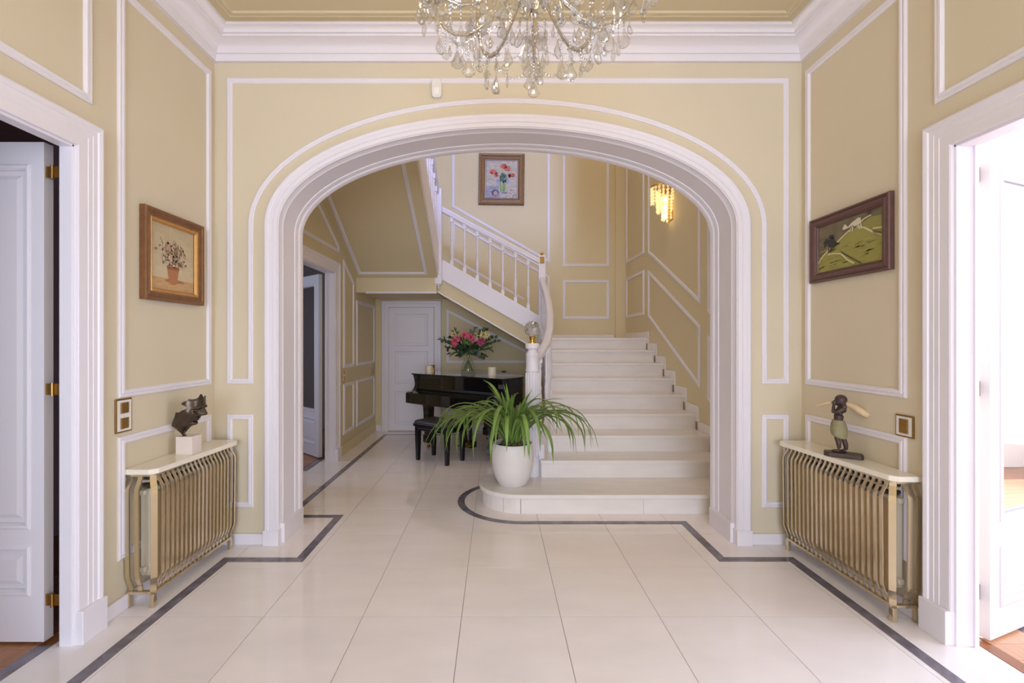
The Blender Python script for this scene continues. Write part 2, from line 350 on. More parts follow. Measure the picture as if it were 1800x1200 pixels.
# baseboards
BB = .075
struct(MB().box(XL, XL+.016, 2.24, YW, 0, BB).build('baseboard_left', 'white', bevel=.004))
struct(MB().box(XR-.016, XR, 2.24, YW, 0, BB).build('baseboard_right', 'white', bevel=.004))
b0 = struct(MB().box(XL, ACX-AA-.094, YW-.016, YW, 0, BB).build('baseboard_arch_left', 'white', bevel=.004))
struct(MB().box(ACX+AA+.094, XR, YW-.016, YW, 0, BB).build('baseboard_arch_right', 'white', bevel=.004))
# ceiling and cornice
ce = struct(MB().box(XL-.07, XR+.09, YN, YB, ZC, ZC+.02).build('ceiling', 'ceil'), 'tan hall ceiling with a stepped border')
rect = [(XL, YN, 0), (XR, YN, 0), (XR, YW, 0), (XL, YW, 0)]
CORN = [(0, 3.30), (.026, 3.30), (.03, 3.322), (.036, 3.33), (.036, 3.340), (.046, 3.343), (.05, 3.352), (.06, 3.368), (.078, 3.384), (.10, 3.395), (.122, 3.401), (.132, 3.402), (.134, 3.412), (.15, 3.414), (.155, 3.424), (.168, 3.434), (.191, 3.438), (.191, ZC), (0, ZC)]
struct(MB().sweep(rect, (0, 0, 1), CORN).build('trim_4', 'white_matt', smooth=True), 'white stepped plaster cornice round the hall ceiling')
MB().sweep(rect, (0, 0, 1), [(.232, ZC), (.236, ZC-.010), (.25, ZC-.012), (.262, ZC-.006), (.27, ZC-.012), (.284, ZC-.010), (.288, ZC)]).build('ceiling_moulding', 'ceil', ce)
# wall behind the camera with the glazed entrance
wn = struct(MB().box(XL-.07, -1.6, YN-.15, YN, 0, ZC+.1).box(1.76, XR+.09, YN-.15, YN, 0, ZC+.1).box(-1.6, 1.76, YN-.15, YN, 2.85, ZC+.1).build('wall_near', 'wall'))
wi = sroot('window_1', (.08, YN, 0))
for a in (-1.6, -.5, .62, 1.70): MB().box(a, a+.06, YN-.12, YN-.06, 0, 2.85).build('window_frame', 'white', wi)

# ------------------------------------------------------------------ doors
def leaf(name, loc, rz, w_, h, t, openings, label, sw=.1, hinges=(), handle=None, z0=.012, m='white'):
    r = sroot(name, loc, rz); r['label'] = label
    s = MB().box(0, sw, 0, t, z0, h).box(w_-sw, w_, 0, t, z0, h); zs = z0
    for a, b, k in openings:
        s.box(sw, w_-sw, 0, t, zs, a); zs = b
    s.box(sw, w_-sw, 0, t, zs, h); s.build('leaf_frame', m, r, world=False)
    for a, b, k in openings:
        if k == 'glass':
            MB().box(sw-.006, w_-sw+.006, t*.5-.003, t*.5+.003, a-.006, b+.006).build('pane', 'pane', r, world=False)
        else:
            q = MB().box(sw, w_-sw, .014, t-.014, a, b)
            for y, yy in ((.014, .005), (t-.014, t-.005)):
                i1, i2 = .035, .055
                q.hexa([(sw+i1, y, a+i1), (w_-sw-i1, y, a+i1), (w_-sw-i1, y, b-i1), (sw+i1, y, b-i1)],
                       [(sw+i2, yy, a+i2), (w_-sw-i2, yy, a+i2), (w_-sw-i2, yy, b-i2), (sw+i2, yy, b-i2)])
            q.build('door_panel', m, r, world=False)
        for y, nn in ((0, (0, -1, 0)), (t, (0, 1, 0))):
            MB().sweep([(sw, y, a), (w_-sw, y, a), (w_-sw, y, b), (sw, y, b)], nn, [(-.012, 0), (-.012, .004), (-.004, .007), (.006, .006), (.014, -.008), (.014, -.012), (-.012, -.012)]).build('panel_moulding', m, r, world=False)
    for hz in hinges:
        hg = MB(); hg.lathe([(.0085, 0), (.0085, .042)], (-.012, t+.002, hz-.045), 10); hg.lathe([(.0085, 0), (.0085, .042)], (-.012, t+.002, hz+.002), 10)
        hg.box(-.012, .001, t-.03, t-.0, hz-.045, hz+.044); hg.build('hinge', 'brass_dk', r, world=False, label='small brass hinge')
    if handle:
        hx, hz = handle; q = MB().box(hx-.02, hx+.02, -.006, 0, hz-.09, hz+.09); q.tube([(hx, -.004, hz), (hx, -.05, hz), (hx-.03, -.055, hz), (hx-.11, -.052, hz)], .008, 8)
        q.build('door_handle', 'nickel', r, world=False)
    return r
d1 = leaf('door_1', (-2.075, 2.16, 0), math.pi, .80, 2.305, .045, [(.235, .44, 'p'), (.54, 2.19, 'p')], 'open white panelled door leaf in the left doorway', sw=.075)
for hz in (2.17, 1.17, .20):
    q = MB().box(-2.075, -1.988, 2.122, 2.126, hz-.026, hz+.026); q.lathe([(.007, -.03), (.007, .03)], (-2.04, 2.118, hz), 10); q.build('hinge', 'brass_dk', d1, label='small brass hinge')
ang = math.radians(21)
d2 = leaf('door_2', (2.276, 2.123, 0), ang, .78, 2.30, .045, [(.16, .42, 'p'), (.56, 2.17, 'glass')], 'open white glazed door leaf in the right doorway', sw=.095, handle=(.69, 1.05))
for hz in (2.17, 1.17, .22):
    q = MB().box(2.19, 2.27, 2.155, 2.159, hz-.035, hz+.035); q.lathe([(.007, -.04), (.007, .04)], (2.225, 2.15, hz), 10); q.build('hinge', 'brass_dk', d2, label='small brass hinge')
a3 = math.atan2(.66, -.75)
leaf('door_3', (-2.075, 5.50, 0), a3, .74, 2.19, .045, [(.16, .46, 'p'), (.56, 2.07, 'glass')], 'open white glazed door leaf in the stair hall doorway', sw=.09)
door4 = leaf('door_4', (-1.666, YU-.035, 0), 0, .70, 1.913, .035, [(.10, .62, 'p'), (.74, 1.24, 'p'), (1.32, 1.82, 'p')], 'closed mauve-white three-panel door under the stairs', sw=.095)
t4 = sroot('trim_5', (-1.666, YU, 0)); t4['label'] = 'white casing of the door under the stairs'
MB().sweep([(-1.672, YU, 0), (-1.672, YU, 1.92), (-.96, YU, 1.92), (-.96, YU, 0)], (0, -1, 0), [(0, -.02), (0, .026), (.01, .03), (.05, .03), (.055, .036), (.10, .036), (.108, .026), (.115, 0)], closed=False).build('casing', 'white', t4)

# ------------------------------------------------------------------ stair hall walls
def s_rect(x, pts): return [(x, y, z) for y, z in pts]
mb = MB(); xo = XS-.10
mb.box(xo, XS, YB, 4.45, 0, TOP).box(xo, XS, 5.35, YE+.1, 0, TOP).box(xo, XS, 4.45, 5.35, 2.19, TOP)
wsl = struct(mb.build('wall_stair_left', 'wall_warm'), 'warm-lit cream panelled left wall of the stair hall')
nl = (1, 0, 0)
panel(wsl, s_rect(XS, [(5.66, 1.06), (6.08, 1.06), (6.08, 2.165), (5.66, 2.40)]), nl)
panel(wsl, s_rect(XS, [(6.19, 1.06), (7.10, 1.06), (7.10, 1.945), (6.19, 1.945)]), nl)
panel(wsl, s_rect(XS, [(5.66, .24), (6.08, .24), (6.08, .866), (5.66, .866)]), nl)
panel(wsl, s_rect(XS, [(6.19, .24), (7.10, .24), (7.10, .866), (6.19, .866)]), nl)
panel(wsl, s_rect(XS, [(3.75, 2.445), (5.50, 2.445), (5.50, 2.53), (4.2, 3.21), (3.75, 3.44)]), nl)
casing('trim_6', XS, -1, .10, 4.45, 5.35, 2.19, 'white moulded casing of the stair hall doorway', plinth=.14)
struct(MB().box(XS, XS+.012, 5.486, YU, 0, .13).build('baseboard_stair_left', 'wall_warm', bevel=.003))
wsr = struct(MB().box(XT, XT+.15, YB, YE+.1, 0, TOP).build('wall_stair_right', 'wall_warm'), 'warm-lit cream panelled right wall of the stair hall rising with the steps')
nr = (-1, 0, 0)
panel(wsr, s_rect(XT, [(6.494, 2.63), (7.376, 2.63), (7.376, 5.2), (6.494, 5.2)]), nr)
panel(wsr, s_rect(XT, [(6.494, 1.765), (7.376, 1.765), (7.376, 2.40), (6.494, 2.40)]), nr)
panel(wsr, s_rect(XT, [(4.706, 1.772), (6.317, 2.60), (6.317, 5.2), (4.706, 5.2)]), nr)
panel(wsr, s_rect(XT, [(4.706, .905), (6.317, 1.731), (6.317, 2.369), (4.706, 1.554)]), nr)
panel(wsr, s_rect(XT, [(3.72, 1.26), (4.538, 1.682), (4.538, 5.2), (3.72, 5.2)]), nr)
panel(wsr, s_rect(XT, [(3.72, .42), (4.538, .82), (4.538, 1.457), (3.72, 1.04)]), nr)
wse = struct(MB().box(XS-.1, XT+.15, YE, YE+.15, 0, TOP).build('wall_stair_end', 'wall_warm'), 'warm-lit cream panelled end wall of the stair hall with a flower painting')
ne = (0, -1, 0)
def e_rect(pts): return [(x, YE, z) for x, z in pts]
panel(wse, e_rect([(-.712, 3.56), (.871, 2.653), (.871, 5.2), (-.712, 5.2)]), ne)
panel(wse, e_rect([(-.712, 2.71), (.871, 1.80), (.871, 2.44), (-.712, 3.35)]), ne)
panel(wse, e_rect([(1.079, 2.604), (1.828, 2.604), (1.828, 5.2), (1.079, 5.2)]), ne)
panel(wse, e_rect([(1.079, 1.752), (1.828, 1.752), (1.828, 2.383), (1.079, 2.383)]), ne)
MB().box(1.922, XT, YE-.03, YE, 1.3, TOP).build('pilaster', 'wall_warm', wse)
# wall behind the piano, under the second flight
wu = struct(MB().box(XS, .75, YU, YE, 0, 2.05).build('wall_under_stair', 'wall_warm'), 'warm-lit cream wall under the stairs behind the piano')
panel(wu, [(-.773, YU, 1.053), (.50, YU, 1.053), (.50, YU, 1.235), (-.773, YU, 1.90)], ne)
panel(wu, [(-.773, YU, .24), (.50, YU, .24), (.50, YU, .87), (-.773, YU, .87)], ne)
struct(MB().box(-.84, .6, YU-.014, YU, 0, .09).build('baseboard_under_stair', 'white', bevel=.003))
struct(MB().box(XS, -1.79, YU-.014, YU, 0, .09).build('baseboard_under_stair_left', 'white', bevel=.003))
# upper storey: gallery floor, gallery walls, roof
struct(MB().box(XL-.07, XR+.2, YN-.2, YB, ZC+.02, 3.68).build('floor_gallery', 'step_marble'))
struct(MB().box(.85, XR+.2, YB-.12, YB, 3.68, TOP).build('wall_gallery_occluder', 'wall_warm'))  # unseen wall, its edge placed to cut off the gallery daylight
struct(MB().box(XL-.07, XL, YN, YB, 3.68, TOP).build('wall_gallery_left', 'wall_warm'))
struct(MB().box(XR, XR+.1, YN, YB, 3.68, TOP).build('wall_gallery_side', 'wall_warm'))
struct(MB().box(XL-.1, -.4, YN-.2, YN, 3.68, TOP).box(1.1, XR+.2, YN-.2, YN, 3.68, TOP).box(-.4, 1.1, YN-.2, YN, 3.68, 4.15).box(-.4, 1.1, YN-.2, YN, 5.75, TOP).build('wall_gallery_near', 'wall_warm'))
struct(MB().box(XL-.2, XR+.3, YN-.3, YE+.2, TOP, TOP+.1).build('ceiling_gallery', 'white_matt'))
# ------------------------------------------------------------------ rooms beyond the doors
# left room
f2 = struct(MB().box(-5.2, -2.03, -2.2, 3.4, -.05, -.004).build('floor_left_room', 'wood_edge'), 'brown parquet floor of the left room')
pl = None
for i in range(34):
    y0 = -1.0+i*.11
    if y0 > 3.2: break
    if pl is None: pl = MB().box(-3.0, 0, .001, .109, -.012, 0).build('plank', 'plank', f2, world=False); pl.location = (-2.095, y0, 0)
    else: share(pl, 'plank', f2, (-2.095, y0, 0))
MB().box(-2.094, -2.03, -1.0, 2.11, -.012, .001).build('threshold', 'band', f2, label='dark grey marble door threshold')
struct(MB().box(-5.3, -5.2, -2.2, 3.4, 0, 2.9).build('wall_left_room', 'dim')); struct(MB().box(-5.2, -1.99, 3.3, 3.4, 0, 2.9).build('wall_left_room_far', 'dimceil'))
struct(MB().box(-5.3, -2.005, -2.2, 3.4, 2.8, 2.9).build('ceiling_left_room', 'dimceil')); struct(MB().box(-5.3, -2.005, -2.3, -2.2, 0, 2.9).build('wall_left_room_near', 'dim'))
# right room
f3 = struct(MB().box(2.21, 6.2, -1.6, 5.2, -.05, -.004).build('floor_right_room', 'wood_edge'), 'light oak parquet floor of the bright right room')
pl = None
for i in range(60):
    y0 = -1.4+i*.11
    if y0 > 4.6: break
    if pl is None: pl = MB().box(0, 3.6, .001, .109, -.012, 0).build('plank', 'plankx', f3, world=False); pl.location = (2.275, y0, 0)
    else: share(pl, 'plank', f3, (2.275, y0, 0))
MB().box(2.21, 2.274, -1.4, 2.11, -.012, .002).build('threshold', 'wood_edge', f3, label='brown wooden door threshold')
MB().box(2.52, 2.60, -1.4, 4.6, -.011, .001).build('marble_band', 'band', f3)
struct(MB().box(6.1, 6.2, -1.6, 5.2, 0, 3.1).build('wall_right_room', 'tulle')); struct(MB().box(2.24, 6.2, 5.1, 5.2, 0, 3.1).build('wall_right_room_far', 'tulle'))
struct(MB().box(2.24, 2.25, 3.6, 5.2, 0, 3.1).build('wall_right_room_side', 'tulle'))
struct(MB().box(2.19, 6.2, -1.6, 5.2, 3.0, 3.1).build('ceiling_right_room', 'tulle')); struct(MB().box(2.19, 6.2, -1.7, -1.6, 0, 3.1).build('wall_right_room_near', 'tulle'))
# side room off the stair hall
f4 = struct(MB().box(-4.8, -1.98, 3.6, 7.4, -.05, -.004).build('floor_side_room', 'wood_edge'))
pl = None
for i in range(34):
    y0 = 3.62+i*.11
    if y0 > 7.2: break
    if pl is None: pl = MB().box(-2.6, 0, .001, .109, -.012, 0).build('plank', 'plank', f4, world=False); pl.location = (-2.12, y0, 0)
    else: share(pl, 'plank', f4, (-2.12, y0, 0))
MB().box(-2.11, -2.03, 3.62, 5.4, -.012, .001).build('threshold', 'band', f4)
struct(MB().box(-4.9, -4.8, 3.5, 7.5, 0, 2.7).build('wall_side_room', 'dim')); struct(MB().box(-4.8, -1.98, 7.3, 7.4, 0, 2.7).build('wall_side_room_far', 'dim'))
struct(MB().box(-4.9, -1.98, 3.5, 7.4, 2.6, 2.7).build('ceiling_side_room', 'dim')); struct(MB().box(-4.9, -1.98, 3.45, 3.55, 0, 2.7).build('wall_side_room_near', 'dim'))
# ------------------------------------------------------------------ staircase
ST = thing('staircase', (1.2, 3.7, 0), 'cream marble staircase with white turned balusters winding up round the hall', 'staircase')
R = .16
RY = {1: 3.716}
for k in range(2, 10): RY[k] = 4.17+.315*(k-2)
def left_x(Y):                                            # plan line of the inner string of the first flight
    pts = [(4.17, .43), (4.6, .535), (5.0, .60), (5.6, .645), (6.0, .65), (6.4, .65)]
    for (a, xa), (b, xb) in zip(pts, pts[1:]):
        if Y <= b: return xa+(xb-xa)*max(0, (Y-a))/(b-a)
    return pts[-1][1]
# bottom step: bullnose end
def bull(r, y0, x1):                                       # outline in plan
    cx, cyy = .2, 4.04
    return [(x1, y0)]+[(cx+r*math.cos(math.radians(270-180*q/20)), cyy+r*math.sin(math.radians(270-180*q/20))) for q in range(21)]+[(x1, cyy+r)]
ol = bull(.322, 3.718, XT)
ol_n = bull(.348, 3.692, XT)
MB().prism([(x, y, .125) for x, y in ol_n], (0, 0, .035)).build('tread', 'step_marble', ST, bevel=.006)
# riser of the bottom step in separate slabs
edges = [math.radians(a) for a in (90, 112, 134, 156, 178, 200, 222, 244, 270)]
for a0, a1 in zip(edges, edges[1:]):
    a0 += .006; a1 -= .006; poly = []
    for r in (.322, .29):
        seg = [(.2+r*math.cos(a0+(a1-a0)*q/4), 4.04+r*math.sin(a0+(a1-a0)*q/4), 0) for q in range(5)]
        poly += seg if r == .322 else seg[::-1]
    MB().prism(poly, (0, 0, .125)).build('riser', 'step_marble', ST, bevel=.0012)
for xa, xb in ((.2015, 1.19), (1.1915, XT)): MB().box(xa, xb, 3.718, 3.75, 0, .125).build('riser', 'step_marble', ST, bevel=.0012)
MB().prism([(x, y, 0) for x, y in bull(.300, 3.745, XT)], (0, 0, .124)).build('step_core', 'grout', ST)
for k in range(2, 10):
    y0 = RY[k]; y1 = RY[k+1]+.03 if k < 9 else YE
    xl0, xl1 = left_x(y0), left_x(min(y1, 6.4))
    z = k*R
    if k < 9:
        MB().prism([(xl0-.03, y0-.026, z-.032), (XT-.012, y0-.026, z-.032), (XT-.012, y1, z-.032), (xl1-.03, y1, z-.032)], (0, 0, .032)).build('tread', 'step_marble', ST, bevel=.005)
    else:
        MB().box(.60, XT-.012, y0-.026, YE, z-.032, z).build('landing', 'step_marble', ST, bevel=.005)
        MB().box(.66, XT-.012, y0+.02, YE, z-.20, z-.033).build('landing_slab', 'white_matt', ST)
    MB().box(xl0-.02, XT-.012, y0, y0+.03, z-R, z-.032).build('riser', 'step_marble', ST)
# stepped skirting along the right wall
for k in range(1, 10):
    y0 = RY[k]-.03; y1 = RY[k+1]-.03 if k < 9 else YE-.031
    z = k*R
    MB().box(XT-.014, XT, y0-.045, y1-.03 if k < 9 else y1, z, z+.085).build('skirting', 'step_marble', ST, bevel=.002)
    MB().box(XT-.014, XT, y0-.045, y0+.03, z-R+.084, z).build('skirting', 'step_marble', ST)
MB().box(.75, 1.9, YE-.012, YE, 1.44, 1.50).build('skirting', 'step_marble', ST)
# inner string and the wall that closes the flight below
plan = [(left_x(y), y) for y in (4.22, 4.4, 4.6, 4.8, 5.0, 5.3, 5.6, 6.0, 6.36)]
def pitch(Y): return .32+(Y-4.17)*R/.315
rr = [[(x-.05, y, pitch(y)-.30), (x, y, pitch(y)-.30), (x, y, pitch(y)+.10), (x-.05, y, pitch(y)+.10)] for x, y in plan]
MB().rings(rr).build('inner_string', 'white', ST, bevel=.004)
rr = [[(x-.04, y, 0), (x-.01, y, 0), (x-.01, y, pitch(y)-.29), (x-.04, y, pitch(y)-.29)] for x, y in plan]+[[(.61, 6.37, 0), (.64, 6.37, 0), (.64, 6.37, 1.3), (.61, 6.37, 1.3)], [(.61, YU, 0), (.64, YU, 0), (.64, YU, 1.3), (.61, YU, 1.3)]]
struct(MB().rings(rr).build('wall_stair_side', 'wall_warm'), 'warm-lit cream wall closing the first flight beside the piano')
# rail of the first flight
HR = [(-.034, -.03), (.034, -.03), (.034, -.008), (.04, .006), (.034, .024), (.016, .034), (-.016, .034), (-.034, .024), (-.04, .006), (-.034, -.008)]
rail = [(.345, 4.30, 1.20), (.42, 4.42, 1.275), (.50, 4.58, 1.37), (.565, 4.85, 1.51), (.605, 5.15, 1.67), (.628, 5.5, 1.85), (.632, 5.85, 2.02), (.628, 6.1, 2.14), (.625, 6.32, 2.25)]
MB().path(rail, HR).build('handrail', 'white', ST, smooth=True)
# turned baluster, height 1, shared by all
def bal_mesh(h):
    b = MB(); s = .021
    b.box(-s, s, -s, s, 0, .085).box(-s, s, -s, s, h-.07, h)
    pr = [(.019, .085), (.021, .10), (.014, .115), (.012, .13), (.019, .20), (.0215, .26), (.018, .33), (.013, .37), (.019, .39), (.019, .40), (.012, .42), (.016, .50), (.0155, .56), (.011, h-.12), (.018, h-.10), (.018, h-.085), (.012, h-.07)]
    b.lathe(pr, (0, 0, 0), 10); return b
b0 = bal_mesh(.70).build('baluster', 'white', ST, smooth=True, world=False); b0_used = False
ox, oy, oz = 1.2, 3.7, 0
def baluster(x, y, z, h=.70):
    global b0_used
    p = (x-ox, y-oy, z-oz)
    if not b0_used: b0_used = True; b0.location = p; b0.scale = (1, 1, h/.70); return b0
    return share(b0, 'baluster', ST, p, scale=(1, 1, h/.70))
def rail_z(Y):
    for (a, b) in zip(rail, rail[1:]):
        if Y <= b[1]: t = (Y-a[1])/(b[1]-a[1]); return a[0]+(b[0]-a[0])*t, a[2]+(b[2]-a[2])*t
    return rail[-1][0], rail[-1][2]
for i in range(12):
    Y = 4.42+.165*i; xr_, zr = rail_z(Y); baluster(xr_, Y, pitch(Y)+.09, zr-.03-pitch(Y)-.08)
# second flight along the end wall, outer face at Y = 6.30
YF = 6.32
for i in range(7):
    X = -.606+.1745*i
    zb = 2.435-.58*(X+.605); zt_ = 3.155-.558*(X+.731)
    baluster(X, YF, zb-.02, zt_-zb+.03)
def strip(x0, x1, lo, hi, y0, y1, name, m, **kw):
    return MB().hexa([(x0, y0, lo(x0)), (x1, y0, lo(x1)), (x1, y0, hi(x1)), (x0, y0, hi(x0))], [(x0, y1, lo(x0)), (x1, y1, lo(x1)), (x1, y1, hi(x1)), (x0, y1, hi(x0))]).build(name, m, ST, **kw)
s_hi = lambda x: 2.435-.58*(x+.605); s_lo = lambda x: 2.268-.566*(x+.745); f_lo = lambda x: 2.048-.583*(x+.763)
strip(-.80, .60, s_lo, s_hi, YF-.035, YF+.035, 'string', 'white', bevel=.003)
strip(-.80, .60, lambda x: s_lo(x)-.035, lambda x: s_lo(x)+.004, YF-.05, YF, 'string_moulding', 'white', bevel=.006)
strip(-.80, .60, f_lo, lambda x: s_lo(x)-.03, YF-.02, YF+.03, 'fascia', 'wall_warm')
strip(-.80, .60, lambda x: f_lo(x)-.012, lambda x: f_lo(x)+.012, YF-.032, YF+.0, 'edge_bead', 'white', bevel=.004)
strip(-.80, .62, f_lo, lambda x: f_lo(x)+.03, YF, YU, 'soffit', 'wall_warm')
MB().path([(-.775, YF, 3.222), (-.3, YF, 2.965), (.2, YF, 2.70), (.60, YF, 2.49)], [(u*1.15, v*1.1) for u, v in HR]).build('handrail', 'white', ST, smooth=True)
strip(-.77, .60, lambda x: 3.15-.552*(x+.731), lambda x: 3.18-.552*(x+.731), YF-.02, YF+.02, 'under_rail', 'white')
for k in range(1, 7):
    xa = .63-.283*(k-1); z = 1.44+R*k
    MB().box(xa-.31 if k < 6 else xa-.03, xa+.02, YF+.03, YE, z-.03, z).build('tread', 'step_marble', ST)
    MB().box(xa-.02, xa, YF+.03, YE, z-R, z-.03).build('riser', 'step_marble', ST)
# corner landing and third flight over the left side
ZL2, YL, X3 = 2.40, 6.20, -.80
MB().box(XS, X3+.0, YL, YE, 2.05, ZL2).build('landing_slab', 'wall_warm', ST)
MB().box(XS, X3+.03, YL-.03, YE, ZL2-.03, ZL2+.001).build('landing', 'step_marble', ST)
MB().box(XS+.13, X3, YL-.014, YL+.012, 2.035, 2.06).build('edge_bead', 'white', ST, bevel=.004)
sof = lambda y: 2.245+.585*(YL-y)
y3 = 3.52
MB().hexa([(XS, YL, sof(YL)), (X3, YL, sof(YL)), (X3, y3, sof(y3)), (XS, y3, sof(y3))], [(XS, YL, sof(YL)+.10), (X3, YL, sof(YL)+.10), (X3, y3, sof(y3)+.10), (XS, y3, sof(y3)+.10)]).build('soffit', 'wall_warm', ST)
nrm = Vector((0, -.585, -1)).normalized()
panel(ST, [(XS+.05, 6.13, sof(6.13)), (X3-.115, 6.13, sof(6.13)), (X3-.115, 3.7, sof(3.7)), (XS+.05, 3.7, sof(3.7))], nrm, name='soffit_moulding')
MB().hexa([(X3-.0, YL, sof(YL)-.01), (X3+.012, YL, sof(YL)-.01), (X3+.012, y3, sof(y3)-.01), (X3-.0, y3, sof(y3)-.01)], [(X3-.0, YL, sof(YL)+.04), (X3+.012, YL, sof(YL)+.04), (X3+.012, y3, sof(y3)+.04), (X3-.0, y3, sof(y3)+.04)]).build('edge_strip', 'wall_warm', ST)
MB().hexa([(X3-.03, YL+.1, sof(YL+.1)+.03), (X3+.03, YL+.1, sof(YL+.1)+.03), (X3+.03, y3, sof(y3)+.03), (X3-.03, y3, sof(y3)+.03)], [(X3-.03, YL+.1, sof(YL+.1)+.44), (X3+.03, YL+.1, sof(YL+.1)+.44), (X3+.03, y3, sof(y3)+.44), (X3-.03, y3, sof(y3)+.44)]).build('string', 'white', ST, bevel=.003)
for k in range(1, 9):
    ya = YL-.283*(k-1); z = ZL2+R*k
    MB().box(XS, X3-.03, ya-.31, ya+.02, z-.03, z).build('tread', 'step_marble', ST)
    MB().box(XS, X3-.03, ya-.02, ya, z-R, z-.03).build('riser', 'step_marble', ST)
for i in range(13):
    y = 6.08-.18*i; baluster(X3, y, sof(y)+.42, .70)
MB().path([(X3, 6.30, sof(6.30)+1.15), (X3, 5, sof(5)+1.15), (X3, 3.7, sof(3.7)+1.15)], HR).build('handrail', 'white', ST, smooth=True)
# newel posts
def newel(x, y, z0, z1, s=.047, knob=False, drop=False):
    o = MB().box(x-s, x+s, y-s, y+s, z0, z1); p = o.build('newel_post', 'white', ST, bevel=.004)
    if drop: MB().lathe([(.002, -.075), (.014, -.066), (.022, -.05), (.012, -.034), (.026, -.022), (.034, -.01), (.036, 0)], (x, y, z0), 16).build('drop_finial', 'white', p, smooth=True)
    return p
newel(-.778, 6.235, 2.165, 3.45, .045, drop=True)
n2 = newel(.627, 6.33, 1.38, PZ(449, 6.3), .047)
MB().box(.627-.03, .627+.03, 6.277, 6.284, PZ(463, 6.28), PZ(451, 6.28)).build('brass_plate', 'brass_dk', n2, bevel=.002, label='small brass plate on the post')
MB().lathe([(.03, 0), (.012, .008), (.012, .018), (.022, .026), (.024, .036), (.016, .046), (.002, .05)], (.627, 6.33, PZ(449, 6.3)), 16).build('brass_knob', 'gold', n2, smooth=True)
# starting newel: fluted column
NX, NY = .335, 4.25
nb = MB(); prof = [(.075, .16), (.075, .30), (.062, .32), (.058, .34), (.058, PZ(653, NY)), (.064, PZ(652, NY)), (.064, PZ(649.5, NY)), (.059, PZ(648, NY)), (.059, PZ(625, NY)), (.062, PZ(624, NY)), (.058, PZ(621, NY)), (.042, PZ(617, NY)), (.040, PZ(614.5, NY)), (.062, PZ(612, NY)), (.066, PZ(609, NY)), (.066, PZ(604.5, NY)), (.06, PZ(603, NY)), (.001, PZ(603, NY))]
n1 = nb.lathe([(r, z) for r, z in prof], (NX, NY, 0), 24).build('newel_post', 'white', ST, smooth=True)
fb = MB()
for q in range(16):
    a = 2*math.pi*q/16; fb.tube([(NX+.0585*math.cos(a), NY+.0585*math.sin(a), .345), (NX+.0585*math.cos(a), NY+.0585*math.sin(a), PZ(655, NY))], .0072, 6)
fb.build('fluting', 'white', n1, smooth=True)
# glass globe lamp on the newel
zg = PZ(603, NY)
gl = thing('newel_lamp', (NX, NY, zg), 'round cut glass ball lamp on the white newel post', 'lamp')
MB().lathe([(.036, 0), (.036, .008), (.022, .016), (.020, .03), (.028, .045), (.030, .056), (.024, .062), (.001, .062)], (NX, NY, zg), 20).build('brass_collar', 'gold', gl, smooth=True)
g_ = MB(); n, m_ = 18, 11; rr = []
for i in range(m_+1):
    a = math.pi*i/m_; k = max(1e-3, math.sin(a))
    rr.append([(NX+(.073+(.003 if (q+i) % 2 else -.002))*k*math.cos(2*math.pi*(q+.5*(i % 2))/n), NY+(.073+(.003 if (q+i) % 2 else -.002))*k*math.sin(2*math.pi*(q+.5*(i % 2))/n), zg+.132-.073*math.cos(a)) for q in range(n)])
g_.rings(rr).build('globe', mat('frosted_cut_glass', (236, 232, 226), 0.12, trans=.82, ior=1.45), gl)
